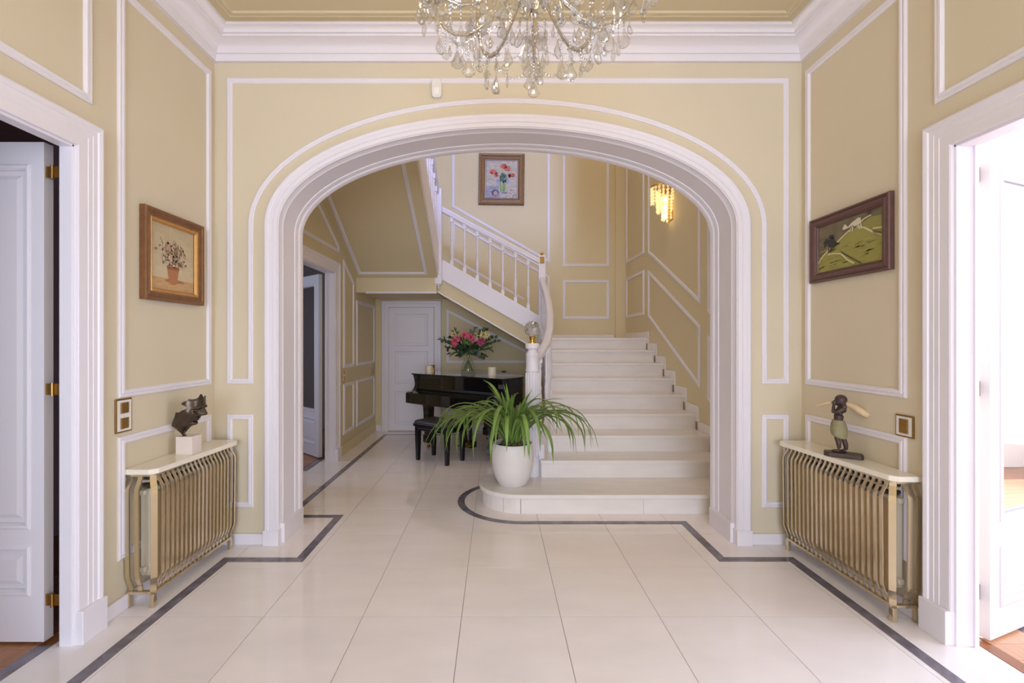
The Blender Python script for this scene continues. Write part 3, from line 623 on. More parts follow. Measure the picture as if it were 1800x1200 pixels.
# ------------------------------------------------------------------ radiator covers
BAR = [(0, .697), (0, .672), (.006, .660), (.022, .630), (.026, .618), (.027, .60), (.023, .175), (.021, .160), (.006, .122), (0, .110), (0, .082)]
def radiator(x, sx, y0, L, d0, d1, s0, s1, label, rlabel, nb):
    def W(u, w_, z): return (x-sx*w_, y0+u, z)
    dd = lambda u: d0+(d1-d0)*u/L
    t = thing('radiator_cover', (x-sx*d0*.5, y0+L*.5, 0), label, 'radiator cover', group='radiator covers')
    ss = lambda u: s0+(s1-s0)*u/L
    far = L+.03
    pts = [W(-.025, .001, 0), W(-.025, s0-.03, 0), W(.006, s0, 0)]+[W(far-.05+.05*math.sin(a), ss(far)-.05+.05*math.cos(a), 0) for a in [math.radians(18*q) for q in range(6)]]+[W(far, .001, 0)]
    MB().prism([(p[0], p[1], .697) for p in pts], (0, 0, .028)).build('marble_top', 'slab', t, bevel=.004, label='ivory marble top slab')
    # top and base frame
    def bar_box(u0, u1, w0, w1, z0, z1, name, m='brass', bevel=.0015):
        return MB().hexa([W(u0, w0[0], z0), W(u1, w0[1], z0), W(u1, w1[1], z0), W(u0, w1[0], z0)], [W(u0, w0[0], z1), W(u1, w0[1], z1), W(u1, w1[1], z1), W(u0, w1[0], z1)]).build(name, m, t, bevel=bevel)
    for z0, z1 in ((.070, .084), (.685, .697)):
        bar_box(0, L, (d0-.012, d1-.012), (d0+.012, d1+.012), z0, z1, 'rail')
        for u in (0, L): bar_box(u-.012, u+.012, (.004, .004), (dd(u)-.012, dd(u)-.012), z0, z1, 'rail')
    for u in (0, L):
        for w_ in (.012, dd(u)):
            a = W(u-.013, w_-.011, 0); b = W(u+.013, w_+.011, .07)
            MB().box(min(a[0], b[0]), max(a[0], b[0]), a[1], b[1], 0, .07).build('foot', 'brass', t, bevel=.002)
    def bar(u, w_, du, dw, hw=.0085):                     # flat strip bowing towards (du, dw)
        rr = []; nrm = math.hypot(du, dw); du, dw = du/nrm, dw/nrm; tu, tw = -dw, du
        for b_, z in BAR:
            c = []
            for p, q in ((-hw, -.0035), (hw, -.0035), (hw, .0035), (-hw, .0035)):
                c.append(W(u+du*(b_+q)+tu*p, w_+dw*(b_+q)+tw*p, z))
            rr.append(c)
        MB().rings(rr).build('bar', 'brass', t)
    for i in range(1, nb):
        u = L*i/nb; bar(u, dd(u), 0, 1)
    for u, s in ((0, -1), (L, 1)):
        bar(u, dd(u), s, 1, .0145); bar(u, dd(u)*.52, s, 0, .011); bar(u, .022, s, 0, .011)
    bar_box(.05, L-.04, (d0-.024, d1-.024), (d0-.020, d1-.020), .115, .588, 'back_sheet', 'brass_sheet', 0)
    # the radiator behind the bars
    r = thing('radiator', (x-sx*.05, y0+L*.5, .1), rlabel, 'radiator', group='radiators behind covers')
    n = int((L-.12)/.075)
    for i in range(n):
        u0 = .06+i*(L-.12)/n; wd = (L-.12)/n-.006
        a = W(u0, .022, 0); b = W(u0+wd, .088, 0)
        MB().box(min(a[0], b[0]), max(a[0], b[0]), a[1], b[1], .13, .60).build('radiator_section', 'rad', r, bevel=.012)
        for q in range(2):
            for zz in (.612, .632, .652):
                a = W(u0+.006+q*wd*.5, .030, 0); b = W(u0+wd*.42+q*wd*.5, .086, 0)
                MB().box(min(a[0], b[0]), max(a[0], b[0]), a[1], b[1], zz, zz+.013).build('grille_slot', 'dark' if zz != .632 else 'rad', r)  # dark blocks stand in for the shade inside the louvre openings
    for zz in (.16, .57):
        a = W(.03, .04, 0); b = W(L-.03, .07, 0)
        MB().box(min(a[0], b[0]), max(a[0], b[0]), a[1], b[1], zz, zz+.03).build('header_pipe', 'rad', r, bevel=.008)
    return t
ZT = .725
radiator(XL, -1, 2.415, .68, .138, .148, .163, .20, 'brass-barred radiator cover with ivory top under the bronze mask', 'cream radiator behind the brass bars beneath the bronze mask', 19)
radiator(XR, 1, 2.29, .785, .128, .15, .145, .21, 'brass-barred radiator cover with ivory top under the boy figurine', 'cream radiator behind the brass bars beneath the boy figurine', 21)

# ------------------------------------------------------------------ bronze mask on a stone block
bx, by = -1.835, 2.752
bt = thing('mask_sculpture', (bx, by, ZT), 'dark bronze half-mask of a face on a white stone block', 'sculpture')
MB().box(bx-.048, bx+.048, by-.045, by+.045, ZT, ZT+.105).build('stone_block', mat('travertine_block', (226, 214, 206), .5, var=.04, scale=14), bt, bevel=.002)
g3 = lambda a, b, s: math.exp(-((a-b)/s)**2)
vs, fs = [], []; NU, NV = 64, 76
def face(th, h):                                          # th in degrees from the nose, h metres above the chin
    hh = h/.155
    wid = .052+.018*math.sin(min(1, max(0, hh*.9+.12))*math.pi*.72)
    dep = .060+.012*g3(hh, .62, .35)
    if h < 0: k = max(.16, 1+h/.072); wid *= k; dep *= (.9*k+.1)-.25*(1-k)
    f = dep*math.cos(math.radians(th)); s = wid*1.1*math.sin(math.radians(th))
    if h > -.01:
        ns = 0.0
        if .345 < hh < .64: ns = .006+.032*min(1, (.64-hh)/.24) if hh > .385 else .036*(hh-.345)/.04
        f += ns*g3(th, 0, 8+9*max(0, min(1, (.60-hh)/.22)))*min(1, max(0, (.66-hh)/.05))
        f += .011*g3(hh, .675, .04)*g3(abs(th), 26, 24)
        for e in (-1, 1): f -= .017*g3(th, e*30, 13)*g3(hh, .575, .05)
        for e in (-1, 1): f += .006*g3(th, e*42, 14)*g3(hh, .44, .06)
        f += .012*g3(th, 0, 17)*g3(hh, .255, .022)+.012*g3(th, 0, 15)*g3(hh, .185, .024)-.008*g3(th, 0, 22)*g3(hh, .220, .010)-.004*g3(th, 0, 30)*g3(hh, .31, .03)
        f += .016*g3(th, 0, 20)*g3(hh, .05, .06)-.008*g3(th, 0, 24)*g3(hh, .125, .025)
        s += .006*g3(abs(th), 55, 20)*g3(hh, .5, .12)*(1 if th > 0 else -1)
    return f, s
zc0 = ZT+.105+.064
for j in range(NV+1):
    h = -.062+.225*j/NV; hh = h/.155
    lo = -58 if h > 0 else 15; hi = 128 if hh < .52 else 84-14*math.sin(hh*20)
    if h < 0: lo = 15+(-h)*300; hi = 128-(-h)*250
    elif hh < .2: lo = -58
    for i in range(NU+1):
        th = lo+(hi-lo)*i/NU
        f, s = face(th, h)
        hj = h+(.004*math.sin(th*.12)+.016*g3(th, 12, 9)-.008*g3(th, 60, 14) if j > NV-4 else 0)
        sh = .35*max(0, h)                                # the head leans forward
        vs.append((bx-.004+f+sh*.35-(.03 if h < 0 else .03*g3(h, 0, .05)), by+.008-s, zc0+hj))
for j in range(NV):
    for i in range(NU):
        h = -.062+.225*(j+.5)/NV; hh = h/.155
        th_mid = None
        lo = -58; hi = 128 if hh < .52 else 84-14*math.sin(hh*20); th = lo+(hi-lo)*(i+.5)/NU
        if .555 < hh < .60 and 20 < th < 50: continue       # the open eye
        a = j*(NU+1)+i; fs.append((a, a+1, a+NU+2, a+NU+1))
fm = MB().add(vs, fs).build('bronze_face', 'bronze', bt, smooth=2)
sm = fm.modifiers.new('solid', 'SOLIDIFY'); sm.thickness = .006; sm.offset = 0
MB().lathe([(.012, 0), (.012, .004), (.005, .006), (.005, .03)], (bx-.014, by-.018, ZT+.105), 10).build('pin', 'bronze', bt)

# ------------------------------------------------------------------ boy figurine with a horn
fo = Vector((1.992, 2.655, ZT)); uu = Vector((.80, -.60, 0)); dd_ = Vector((-.60, -.80, 0))
fg = thing('boy_figurine', fo, 'dark figurine of a boy in an olive loincloth carrying a long horn', 'sculpture')
def L3(cx, cy, d=0.0): return fo+uu*((cx/9.6+1430-1481)*.00325)+dd_*d+Vector((0, 0, (802-(685+cy/9.6))*.00325))
bp = [fo+uu*u+dd_*v for u, v in ((-.085, -.03), (-.06, -.045), (.07, -.045), (.095, -.03), (.10, .02), (.085, .036), (-.06, .036), (-.085, .01))]
MB().prism([(p.x, p.y, ZT) for p in bp], (0, 0, .026)).build('plinth', 'bronze2', fg, bevel=.003)
b = MB()
b.ball(L3(472, 165), .030, 14, 10, (1, 1, 1.02)); b.ball(L3(435, 205), .018, 10, 8)
b.tube([L3(505, 215), L3(520, 262)], .013, 10)
b.tube([L3(505, 265), L3(480, 330), L3(450, 420), L3(440, 500), L3(445, 560)], [.019, .027, .025, .022, .026], 14)
b.tube([L3(520, 275, -.03), L3(510, 272), L3(515, 280, .032)], [.014, .018, .014], 10)
for dz in (.034, -.030):
    b.tube([L3(520, 280, dz), L3(450, 340, dz*1.1), L3(378, 368, dz*.9)], [.012, .011, .0095], 9)
    b.tube([L3(372, 372, dz*.9), L3(374, 300, dz*.6), L3(384, 215, dz*.35)], [.0095, .0085, .007], 9)
    b.ball(L3(385, 205, dz*.3), .0105, 8, 6, (1, 1, 1.25))
for (kx, ky, ax_, ay_, fx, fy, dz) in ((425, 800, 452, 965, 350, 985, .012), (520, 840, 548, 995, 455, 1025, -.014)):
    b.tube([L3(445, 600, dz*1.2), L3((kx+445)/2, 700, dz*1.1), L3(kx, ky, dz), L3((kx+ax_)/2+8, (ky+ay_)/2, dz), L3(ax_, ay_, dz)], [.024, .019, .0145, .0135, .010], 10)
    hz = ZT+.036; p0 = L3(ax_, ay_, dz); p1 = L3(fx, fy, dz)
    b.tube([(p0.x, p0.y, p0.z), (p0.x, p0.y, hz), (p1.x*.4+p0.x*.6, p1.y*.4+p0.y*.6, hz-.002), (p1.x, p1.y, hz-.004)], [.010, .0125, .011, .007], 8)
bo = b.build('boy_body', 'bronze2', fg)
rm = bo.modifiers.new('remesh', 'REMESH'); rm.mode = 'VOXEL'; rm.voxel_size = .0032; rm.use_smooth_shade = True
s_ = bo.modifiers.new('smooth', 'SMOOTH'); s_.iterations = 4; s_.factor = .5
b = MB(); rr = []
for cx, cy, r1, r2 in ((440, 498, .028, .027), (445, 560, .036, .037), (450, 640, .040, .043), (450, 720, .040, .044), (453, 770, .037, .041)):
    c = L3(cx, cy); rr.append([c+uu*(r1*math.cos(2*math.pi*q/20)*(1+.03*math.sin(q*4)))+dd_*(r2*math.sin(2*math.pi*q/20))+Vector((0, 0, -.012*math.cos(2*math.pi*q/20-.6) if cy > 700 else 0)) for q in range(20)])
b.rings(rr).build('loincloth', 'cloth', fg, smooth=True, label='olive green loincloth')
b = MB(); b.tube([L3(120, 288, -.02), L3(220, 250, -.015), L3(330, 212, -.012), L3(430, 205, -.04), L3(560, 225, -.04), L3(680, 282, -.035), L3(760, 345, -.03), L3(850, 402, -.028)], [.002, .005, .008, .011, .0145, .0185, .020, .0165], 12)
b.build('horn', 'horn', fg, smooth=True, label='long curved ivory-coloured horn')
MB().ball(L3(478, 150), .031, 14, 9, (1.02, 1.0, .95)).build('hair', 'bronze2', fg, smooth=True)

# ------------------------------------------------------------------ pictures
def picture(name, o, ax, nrm, w_, h, prof, border, fm_, label, draw, gilt=None, tilt=0.0):
    o, ax, nrm = Vector(o), Vector(ax).normalized(), Vector(nrm).normalized(); up = Vector((0, 0, 1))
    if tilt:
        q = Matrix.Rotation(tilt, 3, nrm); ax = q @ ax; up = q @ up
    def P(p, q, n=0.0): return o+ax*p+up*q+nrm*n
    t = thing(name, P(w_/2, 0), label, 'painting')
    outer = [P(0, 0), P(w_, 0), P(w_, h), P(0, h)]
    MB().sweep(outer, nrm, prof).build('frame', fm_, t)
    if gilt:
        i = border-.022; MB().sweep([P(i, i), P(w_-i, i), P(w_-i, h-i), P(i, h-i)], nrm, [(0, .004), (0, .024), (.006, .028), (.014, .024), (.022, .012), (.022, .004)]).build('gilt_slip', gilt, t)
    cv = MB(); iw, ih = w_-2*border+.012, h-2*border+.012; e = border-.006
    state = {'n': 0}
    def poly(pts, c, lay=0):
        z = .008+lay*.0007
        n0 = len(cv.v); cv.v += [tuple(P(e+min(1, max(0, a))*iw, e+min(1, max(0, b))*ih, z)) for a, b in pts]; cv.f.append(tuple(range(n0, n0+len(pts)))); cv.c.append(lin(c))
    draw(poly); cv.build('canvas', 'paint', t); return t
rnd = random.Random(7)
def blob(poly, cx, cy, rx, ry, c, lay, n=10, jit=.2, rot=0.0):
    pts = []
    for q in range(n):
        a = 2*math.pi*q/n; k = 1+rnd.uniform(-jit, jit); x, y = rx*k*math.cos(a), ry*k*math.sin(a)
        pts.append((cx+x*math.cos(rot)-y*math.sin(rot), cy+x*math.sin(rot)+y*math.cos(rot)))
    poly(pts, c, lay)
def stroke(poly, x0, y0, x1, y1, wd, c, lay):
    dx, dy = x1-x0, y1-y0; l = math.hypot(dx, dy) or 1; nx, ny = -dy/l*wd, dx/l*wd
    poly([(x0+nx, y0+ny), (x0-nx, y0-ny), (x1-nx, y1-ny), (x1+nx, y1+ny)], c, lay)
def vary(c, d): k = rnd.randint(-d, d); return tuple(max(0, min(255, v+k+rnd.randint(-d//3, d//3))) for v in c)
def wash(poly, x0, x1, y0, y1, f, n=10, lay=0):
    for i in range(n):
        for j in range(n):
            a, b_ = x0+(x1-x0)*i/n, y0+(y1-y0)*j/n; poly([(a, b_), (a+(x1-x0)/n, b_), (a+(x1-x0)/n, b_+(y1-y0)/n), (a, b_+(y1-y0)/n)], f(a, b_), lay)
def draw_pot(poly):
    wash(poly, 0, 1, .19, 1, lambda a, b: vary((206-int(18*b), 190-int(20*b), 158-int(22*b)), 4))
    wash(poly, 0, 1, 0, .19, lambda a, b: vary((196, 158, 112), 6), 8)
    blob(poly, .52, .16, .22, .03, (158, 116, 80), 1, 14, .1)
    poly([(.36, .34), (.62, .34), (.58, .13), (.54, .11), (.44, .11), (.40, .13)], (178, 118, 80), 2); poly([(.35, .385), (.63, .385), (.62, .335), (.36, .335)], (150, 92, 66), 3)
    for q in range(190):
        a = rnd.uniform(0, 6.28); r = math.sqrt(rnd.random()); x, y = .50+.27*r*math.cos(a), .56+.19*r*math.sin(a)
        blob(poly, x, y, rnd.uniform(.012, .036), rnd.uniform(.010, .026), rnd.choice([(200, 176, 150), (186, 158, 132), (168, 136, 110), (214, 194, 168), (150, 118, 92), (196, 160, 140), (128, 104, 82)]), 2+q % 5, 6, .3, rnd.uniform(0, 3))
    for q in range(14):
        x = rnd.uniform(.2, .75); stroke(poly, .5, .4, x, rnd.uniform(.62, .8), .004, (120, 98, 72), 1)
    for x, y in ((.2, .66), (.12, .6), (.74, .5), (.78, .44), (.28, .42)): blob(poly, x, y, .03, .02, (140, 112, 88), 2, 7, .3)
def draw_goats(poly):
    wash(poly, 0, 1, 0, 1, lambda a, b: vary((112, 102, 78), 7), 12)
    hill = [(0, 0), (0, .22), (.10, .36), (.20, .46), (.32, .55), (.44, .66), (.54, .74), (.63, .75), (.74, .70), (.86, .60), (1, .50), (1, 0)]
    poly([(.62, .72), (.70, .82), (.84, .86), (1, .83), (1, .40), (.8, .5)], (146, 140, 74), 1)
    poly(hill, (152, 146, 76), 2)
    for q in range(90):
        x = rnd.random(); y = rnd.random()*.5; blob(poly, x, y, rnd.uniform(.03, .09), .012, vary((150, 143, 72), 12), 3, 6, .2, .2)
    for seg in (hill[1:8], [(.54, .745), (.63, .76), (.74, .70), (.86, .57), (1, .46)], [(.18, .36), (.30, .35), (.40, .31), (.50, .16), (.60, .06)], [(.62, .76), (.74, .86), (.84, .89)], [(.86, .63), (1, .60)]):
        for (a, b), (c, d) in zip(seg, seg[1:]): stroke(poly, a, b, c, d, .014, (206, 196, 150), 5)
    for q in range(12): stroke(poly, .40+q*.025, .36-q*.026, .43+q*.025, .30-q*.026, .006, (84, 78, 46), 6)
    for q in range(7): stroke(poly, .86+q*.02, .60-q*.012, .88+q*.02, .54-q*.012, .005, (92, 84, 52), 6)
    wht = (212, 202, 176)
    poly([(.50, .80), (.56, .86), (.66, .92), (.70, .90), (.70, .80), (.64, .78), (.56, .76)], wht, 6); poly([(.50, .82), (.46, .88), (.42, .80), (.44, .77), (.52, .78)], wht, 6)
    for x in (.555, .59, .665, .695): stroke(poly, x, .80, x+(-.02 if x < .6 else .015), .69, .009, wht, 6)
    blk = (52, 48, 48)
    poly([(.16, .70), (.20, .66), (.26, .70), (.30, .60), (.36, .54), (.32, .50), (.24, .48), (.20, .52), (.17, .58)], blk, 6); poly([(.19, .70), (.22, .76), (.28, .74), (.27, .66)], blk, 6); poly([(.10, .62), (.16, .70), (.20, .68), (.14, .58)], blk, 7)
    for a, b, c, d in ((.21, .52, .19, .40), (.24, .50, .22, .40), (.33, .54, .38, .52), (.14, .6, .12, .52)): stroke(poly, a, b, c, d, .010, blk, 6)
    poly([(.80, .97), (.84, .97), (.84, .91), (.80, .91)], (70, 62, 54), 6)
def draw_vase(poly):
    poly([(0, 0), (1, 0), (1, 1), (0, 1)], (222, 212, 214), 0)
    A, B = .045, .035
    def Q(x): return A+(1-2*A)*x
    def Y(y): return B+(1-2*B)*y
    poly([(Q(0)-.012, Y(0)-.010), (Q(1)+.012, Y(0)-.010), (Q(1)+.012, Y(1)+.010), (Q(0)-.012, Y(1)+.010)], (88, 84, 104), 1)
    p2 = lambda pts, c, lay: poly([(Q(min(1, max(0, a))), Y(min(1, max(0, b)))) for a, b in pts], c, lay)
    wash(p2, 0, 1, .32, 1, lambda a, b: vary((188, 180, 168), 9), 12, 2); wash(p2, 0, 1, 0, .32, lambda a, b: vary((184, 176, 172) if a > .4 else (150, 152, 166), 12), 9, 2)
    poly_ = p2
    for q in range(50): blob(poly_, rnd.uniform(.6, 1), rnd.uniform(.03, .26), .03, .01, rnd.choice([(196, 180, 150), (204, 190, 170), (168, 152, 132)]), 3, 6, .3, rnd.uniform(0, 3))
    p2([(.43, .38), (.66, .38), (.69, .18), (.64, .14), (.46, .14), (.41, .2)], (172, 186, 140), 3)
    for q in range(10): stroke(p2, .48+q*.015, .16, .44+q*.024, .40, .006, rnd.choice([(110, 140, 84), (196, 206, 160)]), 4)
    for q in range(60): a = rnd.uniform(0, 3.14); r = rnd.random(); blob(p2, .56+.14*r*math.cos(a), .40+.26*r*math.sin(a)+.02, .012, .045, rnd.choice([(46, 92, 80), (62, 112, 92), (36, 74, 70), (92, 130, 90)]), 4+q % 3, 7, .3, rnd.uniform(-.8, .8))
    for cx, cy, rx, ry in ((.55, .86, .11, .07), (.68, .80, .11, .075), (.22, .70, .12, .07), (.33, .62, .07, .07), (.84, .62, .10, .05), (.76, .60, .05, .05)):
        blob(p2, cx, cy, rx, ry, (204, 108, 86), 7, 12, .15)
        for q in range(16): blob(p2, cx+rnd.uniform(-.8, .8)*rx, cy+rnd.uniform(-.8, .8)*ry, .022, .014, rnd.choice([(222, 140, 96), (190, 70, 76), (232, 170, 120), (170, 60, 80), (226, 130, 110)]), 8, 6, .3, rnd.uniform(0, 3))
    for cx, cy in ((.38, .46), (.70, .46)): blob(p2, cx, cy, .05, .05, (150, 158, 200), 7, 10, .2)
    blob(p2, .29, .13, .115, .09, (92, 78, 92), 6, 14, .08); blob(p2, .31, .12, .075, .065, (190, 148, 160), 7, 12, .15); blob(p2, .60, .135, .12, .02, (120, 124, 150), 5, 12, .1)
    for q in range(5): stroke(p2, .08+q*.035, .49, .10+q*.035, .485, .006, (96, 92, 92), 6)
FR1 = [(0, 0), (0, .030), (.006, .036), (.018, .034), (.022, .028), (.030, .026), (.036, .030), (.050, .024), (.058, .014), (.066, .016), (.070, .010), (.070, .002)]
picture('pot_painting', (XL+.002, 2.497, 1.622), (0, 1, 0), (1, 0, 0), .505, .515, FR1, .070, 'frame_brown', 'brown gilt framed painting of flowers in a clay pot', draw_pot, 'frame_gilt')
FR2 = [(0, 0), (0, .024), (.004, .030), (.012, .030), (.016, .024), (.030, .032), (.044, .026), (.052, .016), (.058, .018), (.062, .010), (.062, .002)]
g2 = picture('goat_painting', (XR-.002, 3.046, 1.771), (0, -1, 0), (-1, 0, 0), .620, .413, FR2, .062, 'frame_dk', 'dark framed painting of a white and a black goat on a hill', draw_goats)
FR3 = [(0, 0), (0, .03), (.01, .04), (.03, .036), (.036, .028), (.07, .034), (.085, .03), (.09, .02), (.105, .016), (.105, .002)]
picture('flower_painting', (PX(841, YE), YE-.002, PZ(360, YE)), (1, 0, 0), (0, -1, 0), .735, .825, FR3, .100, 'frame_old', 'antique gold framed painting of red flowers above the stairs', draw_vase, None, math.radians(-.8))

# ------------------------------------------------------------------ switches, motion sensor
def switch(x, sx, y0, y1, z0, z1, n, label):
    t = thing('light_switch', (x, (y0+y1)/2, (z0+z1)/2), label, 'light switch', group='brass light switches')
    a, b = sorted((x, x-sx*.008)); MB().box(a, b, y0, y1, z0, z1).build('cover_plate', 'brass_dk', t, bevel=.003)
    a, b = sorted((x-sx*.008, x-sx*.0105)); e = .008; MB().box(a, b, y0+e, y1-e, z0+e, z1-e).build('inner_plate', 'plastic', t, bevel=.001)
    H = (z1-z0-2*e)/n
    for i in range(n):
        za, zb = z0+e+H*i+.012, z0+e+H*(i+1)-.012; ya, yb = y0+e+.018, y1-e-.018; xa, xb, xc = x-sx*.010, x-sx*.018, x-sx*.0125
        MB().hexa([(xa, ya, za), (xa, yb, za), (xa, yb, zb), (xa, ya, zb)], [(xb, ya, za), (xc, yb, za), (xc, yb, zb), (xb, ya, zb)]).build('rocker', 'brass_dk', t, bevel=.001)
switch(XL, -1, 2.335, 2.44, .92, 1.095, 2, 'double brass light switch on the left wall beside the doorway')
switch(XR, 1, 2.31, 2.415, .90, 1.013, 1, 'single brass light switch on the right wall above the radiator')
switch(XS, -1, 5.63, 5.73, .885, 1.06, 2, 'tall brass light switch beside the stair hall doorway')
switch(XS, -1, 6.98, 7.08, .87, .98, 1, 'small brass switch near the door under the stairs')
sn = thing('motion_sensor', (-.405, YW, 3.05), 'small white motion sensor above the arch', 'sensor')
MB().prism([(-.405+.034*u, YW, 3.113+.062*v) for u, v in [(math.copysign(abs(math.cos(a))**.45, math.cos(a)), math.copysign(abs(math.sin(a))**.45, math.sin(a))) for a in [2*math.pi*q/24 for q in range(24)]]], (0, -.036, 0)).build('sensor_case', 'plastic', sn, bevel=.005)
MB().box(-.405-.019, -.405+.019, YW-.042, YW-.03, 3.062, 3.115).build('sensor_lens', mat('sensor_lens_white', (244, 242, 240), .3), sn, bevel=.004)

# ------------------------------------------------------------------ crystal wall sconce
sy, sz0, sz1 = 5.50, PZ(397, 5.48), PZ(327, 5.48)
sc = thing('wall_sconce', (XT, sy, sz0), 'lit crystal waterfall wall sconce with brass plate beside the stairs', 'wall lamp')
MB().box(XT-.012, XT, sy-.055, sy+.055, sz0+.07, sz1-.02).build('back_plate', 'gold', sc, bevel=.003)
r_ = random.Random(3); cm = None
for k, (rad, zt_, ln) in enumerate(((.235, sz1-.01, .20), (.165, sz1-.05, .26), (.105, sz1-.11, .29))):
    MB().rings([[(XT-rad*math.sin(a)*q_-.004, sy-.62*rad*math.cos(a)*q_, zt_+h_) for q_, h_ in ((1, 0), (1, .016), (.94, .016), (.94, 0))] for a in [math.pi*q/14 for q in range(15)]]).build('tier_rim', 'gold', sc)
    n = 13-3*k
    for i in range(n):
        a = math.pi*(i+.5)/n; x, y = XT-rad*.98*math.sin(a)-.004, sy-.62*rad*.98*math.cos(a); l = ln+r_.uniform(-.02, .015)
        nk = max(4, int(l/.034)); pr = [(.002, zt_)]
        for j in range(nk):
            z0_ = zt_-l*j/nk; dz_ = l/nk; pr += [(.0045, z0_-.002), (.0145, z0_-dz_*.30), (.0145, z0_-dz_*.62), (.0045, z0_-dz_+.001)]
        pr.append((.001, zt_-l-.006))
        MB().lathe([(q, z) for q, z in pr], (x, y, 0), 8).build('crystal_rod', 'sconce_crystal', sc)
for dz in (.12, .21, .32):
    MB().ball((XT-.075, sy, sz0+dz), .026, 12, 8, (1, 1, 1.3)).build('bulb', 'bulb', sc, smooth=True)
    point('sconce_bulb_light', (XT-.07, sy-.0, sz0+dz), 5, (1.0, .80, .46), .02)
MB().tube([(XT-.01, sy, sz0+.2), (XT-.075, sy, sz0+.2)], .008).build('arm', 'gold', sc)
# ------------------------------------------------------------------ grand piano
pr_ = math.radians(-38); PO = (-1.178, 6.0, 0)
pi_ = thing('grand_piano', PO, 'glossy black grand piano with closed lid beneath the stairs', 'piano', rz=pr_)
def rim(o=0.0, y0=.12):
    w_ = 1.48
    pts = [(0-o, y0-o), (w_+o, y0-o), (w_+o, .52)]
    for q in range(1, 13):
        t = q/12; k = t*t*(3-2*t); pts.append((w_+o-(w_-.66)*k, .52+.66*t+(o if q > 9 else 0)))
    for q in range(1, 9):
        a = math.radians(90*q/8); pts.append((.56+.10*math.cos(a)+o*math.cos(a), 1.20+.17*math.sin(a)+o*math.sin(a)))
    for q in range(1, 9):
        a = math.radians(90+90*q/8); pts.append((.12+.12*math.cos(a)+o*math.cos(a), 1.25+.12*math.sin(a)+o*math.sin(a)))
    return pts
def lb(mb, name, m, bevel=.003, parent=None, **k): return mb.build(name, m, parent or pi_, bevel=bevel, world=False, **k)
lb(MB().prism([(x, y, .64) for x, y in rim(0, .19)], (0, 0, .31)), 'case', 'black')
lb(MB().prism([(x, y, .952) for x, y in rim(.018, .13)], (0, 0, .018)), 'lid', 'black', .004)
lb(MB().box(.0, 1.48, .03, .40, .585, .645), 'key_bed', 'black')
lb(MB().box(.075, 1.405, .012, .045, .60, .725), 'key_slip', 'black')
lb(MB().prism([(.075, .030, .724), (.075, .06, .735), (.075, .165, .765), (.075, .165, .70), (.075, .030, .70)], (1.33, 0, 0)), 'key_cover', 'black', .004)
lb(MB().box(.075, 1.405, .165, .192, .70, .952), 'fall_board', 'black')
lb(MB().box(.075, 1.405, .150, .166, .768, .792), 'music_ledge', mat('satin_black_ledge', (44, 42, 38), .3))
cheek = [(0, 0, .595), (0, 0, .72), (0, .03, .735), (0, .10, .745), (0, .135, .77), (0, .155, .81), (0, .155, .85), (0, .145, .90), (0, .13, .935), (0, .13, .952), (0, .25, .952), (0, .25, .595)]
for x in (0, 1.405): lb(MB().prism([(x, y, z) for _, y, z in cheek], (.075, 0, 0)), 'cheek', 'black', .004)
for x, y in ((.2, .22), (1.28, .22), (.50, 1.08)):
    s = MB(); q = lambda h, z: [(x-h, y-h, z), (x+h, y-h, z), (x+h, y+h, z), (x-h, y+h, z)]
    s.rings([q(.070, .64), q(.066, .60), q(.052, .53), q(.040, .20), q(.040, .175), q(.052, .165), q(.052, .075), q(.036, .06)])
    lg = lb(s, 'leg', 'black')
    c = MB().lathe([(.016, .04), (.016, .06)], (x, y, 0), 10); c.tube([(x-.012, y, .022), (x+.012, y, .022)], .022, 12); lb(c, 'caster', 'brass_dk', 0, lg)
s = MB().box(.64, .84, .34, .44, .055, .13).box(.69, .715, .37, .41, .13, .60).box(.765, .79, .37, .41, .13, .60).box(.66, .82, .35, .43, .54, .645); ly = lb(s, 'pedal_lyre', 'black')
for x in (.68, .74, .80): lb(MB().box(x-.012, x+.012, .25, .35, .07, .085), 'pedal', 'gold', .004, ly)
# stool
so = thing('piano_stool', (-.655, 5.40, 0), 'black piano stool with dark padded leather seat', 'stool', rz=math.radians(-35))
for x in (-.225, .225):
    for y in (-.135, .135):
        MB().rings([[(x+a*h, y+b_*h, z) for a, b_ in ((-1, -1), (1, -1), (1, 1), (-1, 1))] for h, z in ((.019, 0), (.027, .30), (.028, .41))]).build('leg', 'blackwood', so, world=False, bevel=.003)
MB().box(-.252, .252, -.162, .162, .355, .385).box(-.245, .245, -.155, .155, .385, .40).build('apron', 'blackwood', so, world=False, bevel=.004)
MB().box(-.268, .268, -.178, .178, .40, .435).build('seat_base', 'blackwood', so, world=False, bevel=.006)
MB().rings([[(a*(.26-i), b_*(.17-i), z) for a, b_ in ((-1, -1), (1, -1), (1, 1), (-1, 1))] for i, z in ((0, .434), (0, .45), (.012, .468), (.05, .478))]).build('cushion', 'leather', so, world=False, bevel=.008, smooth=True)

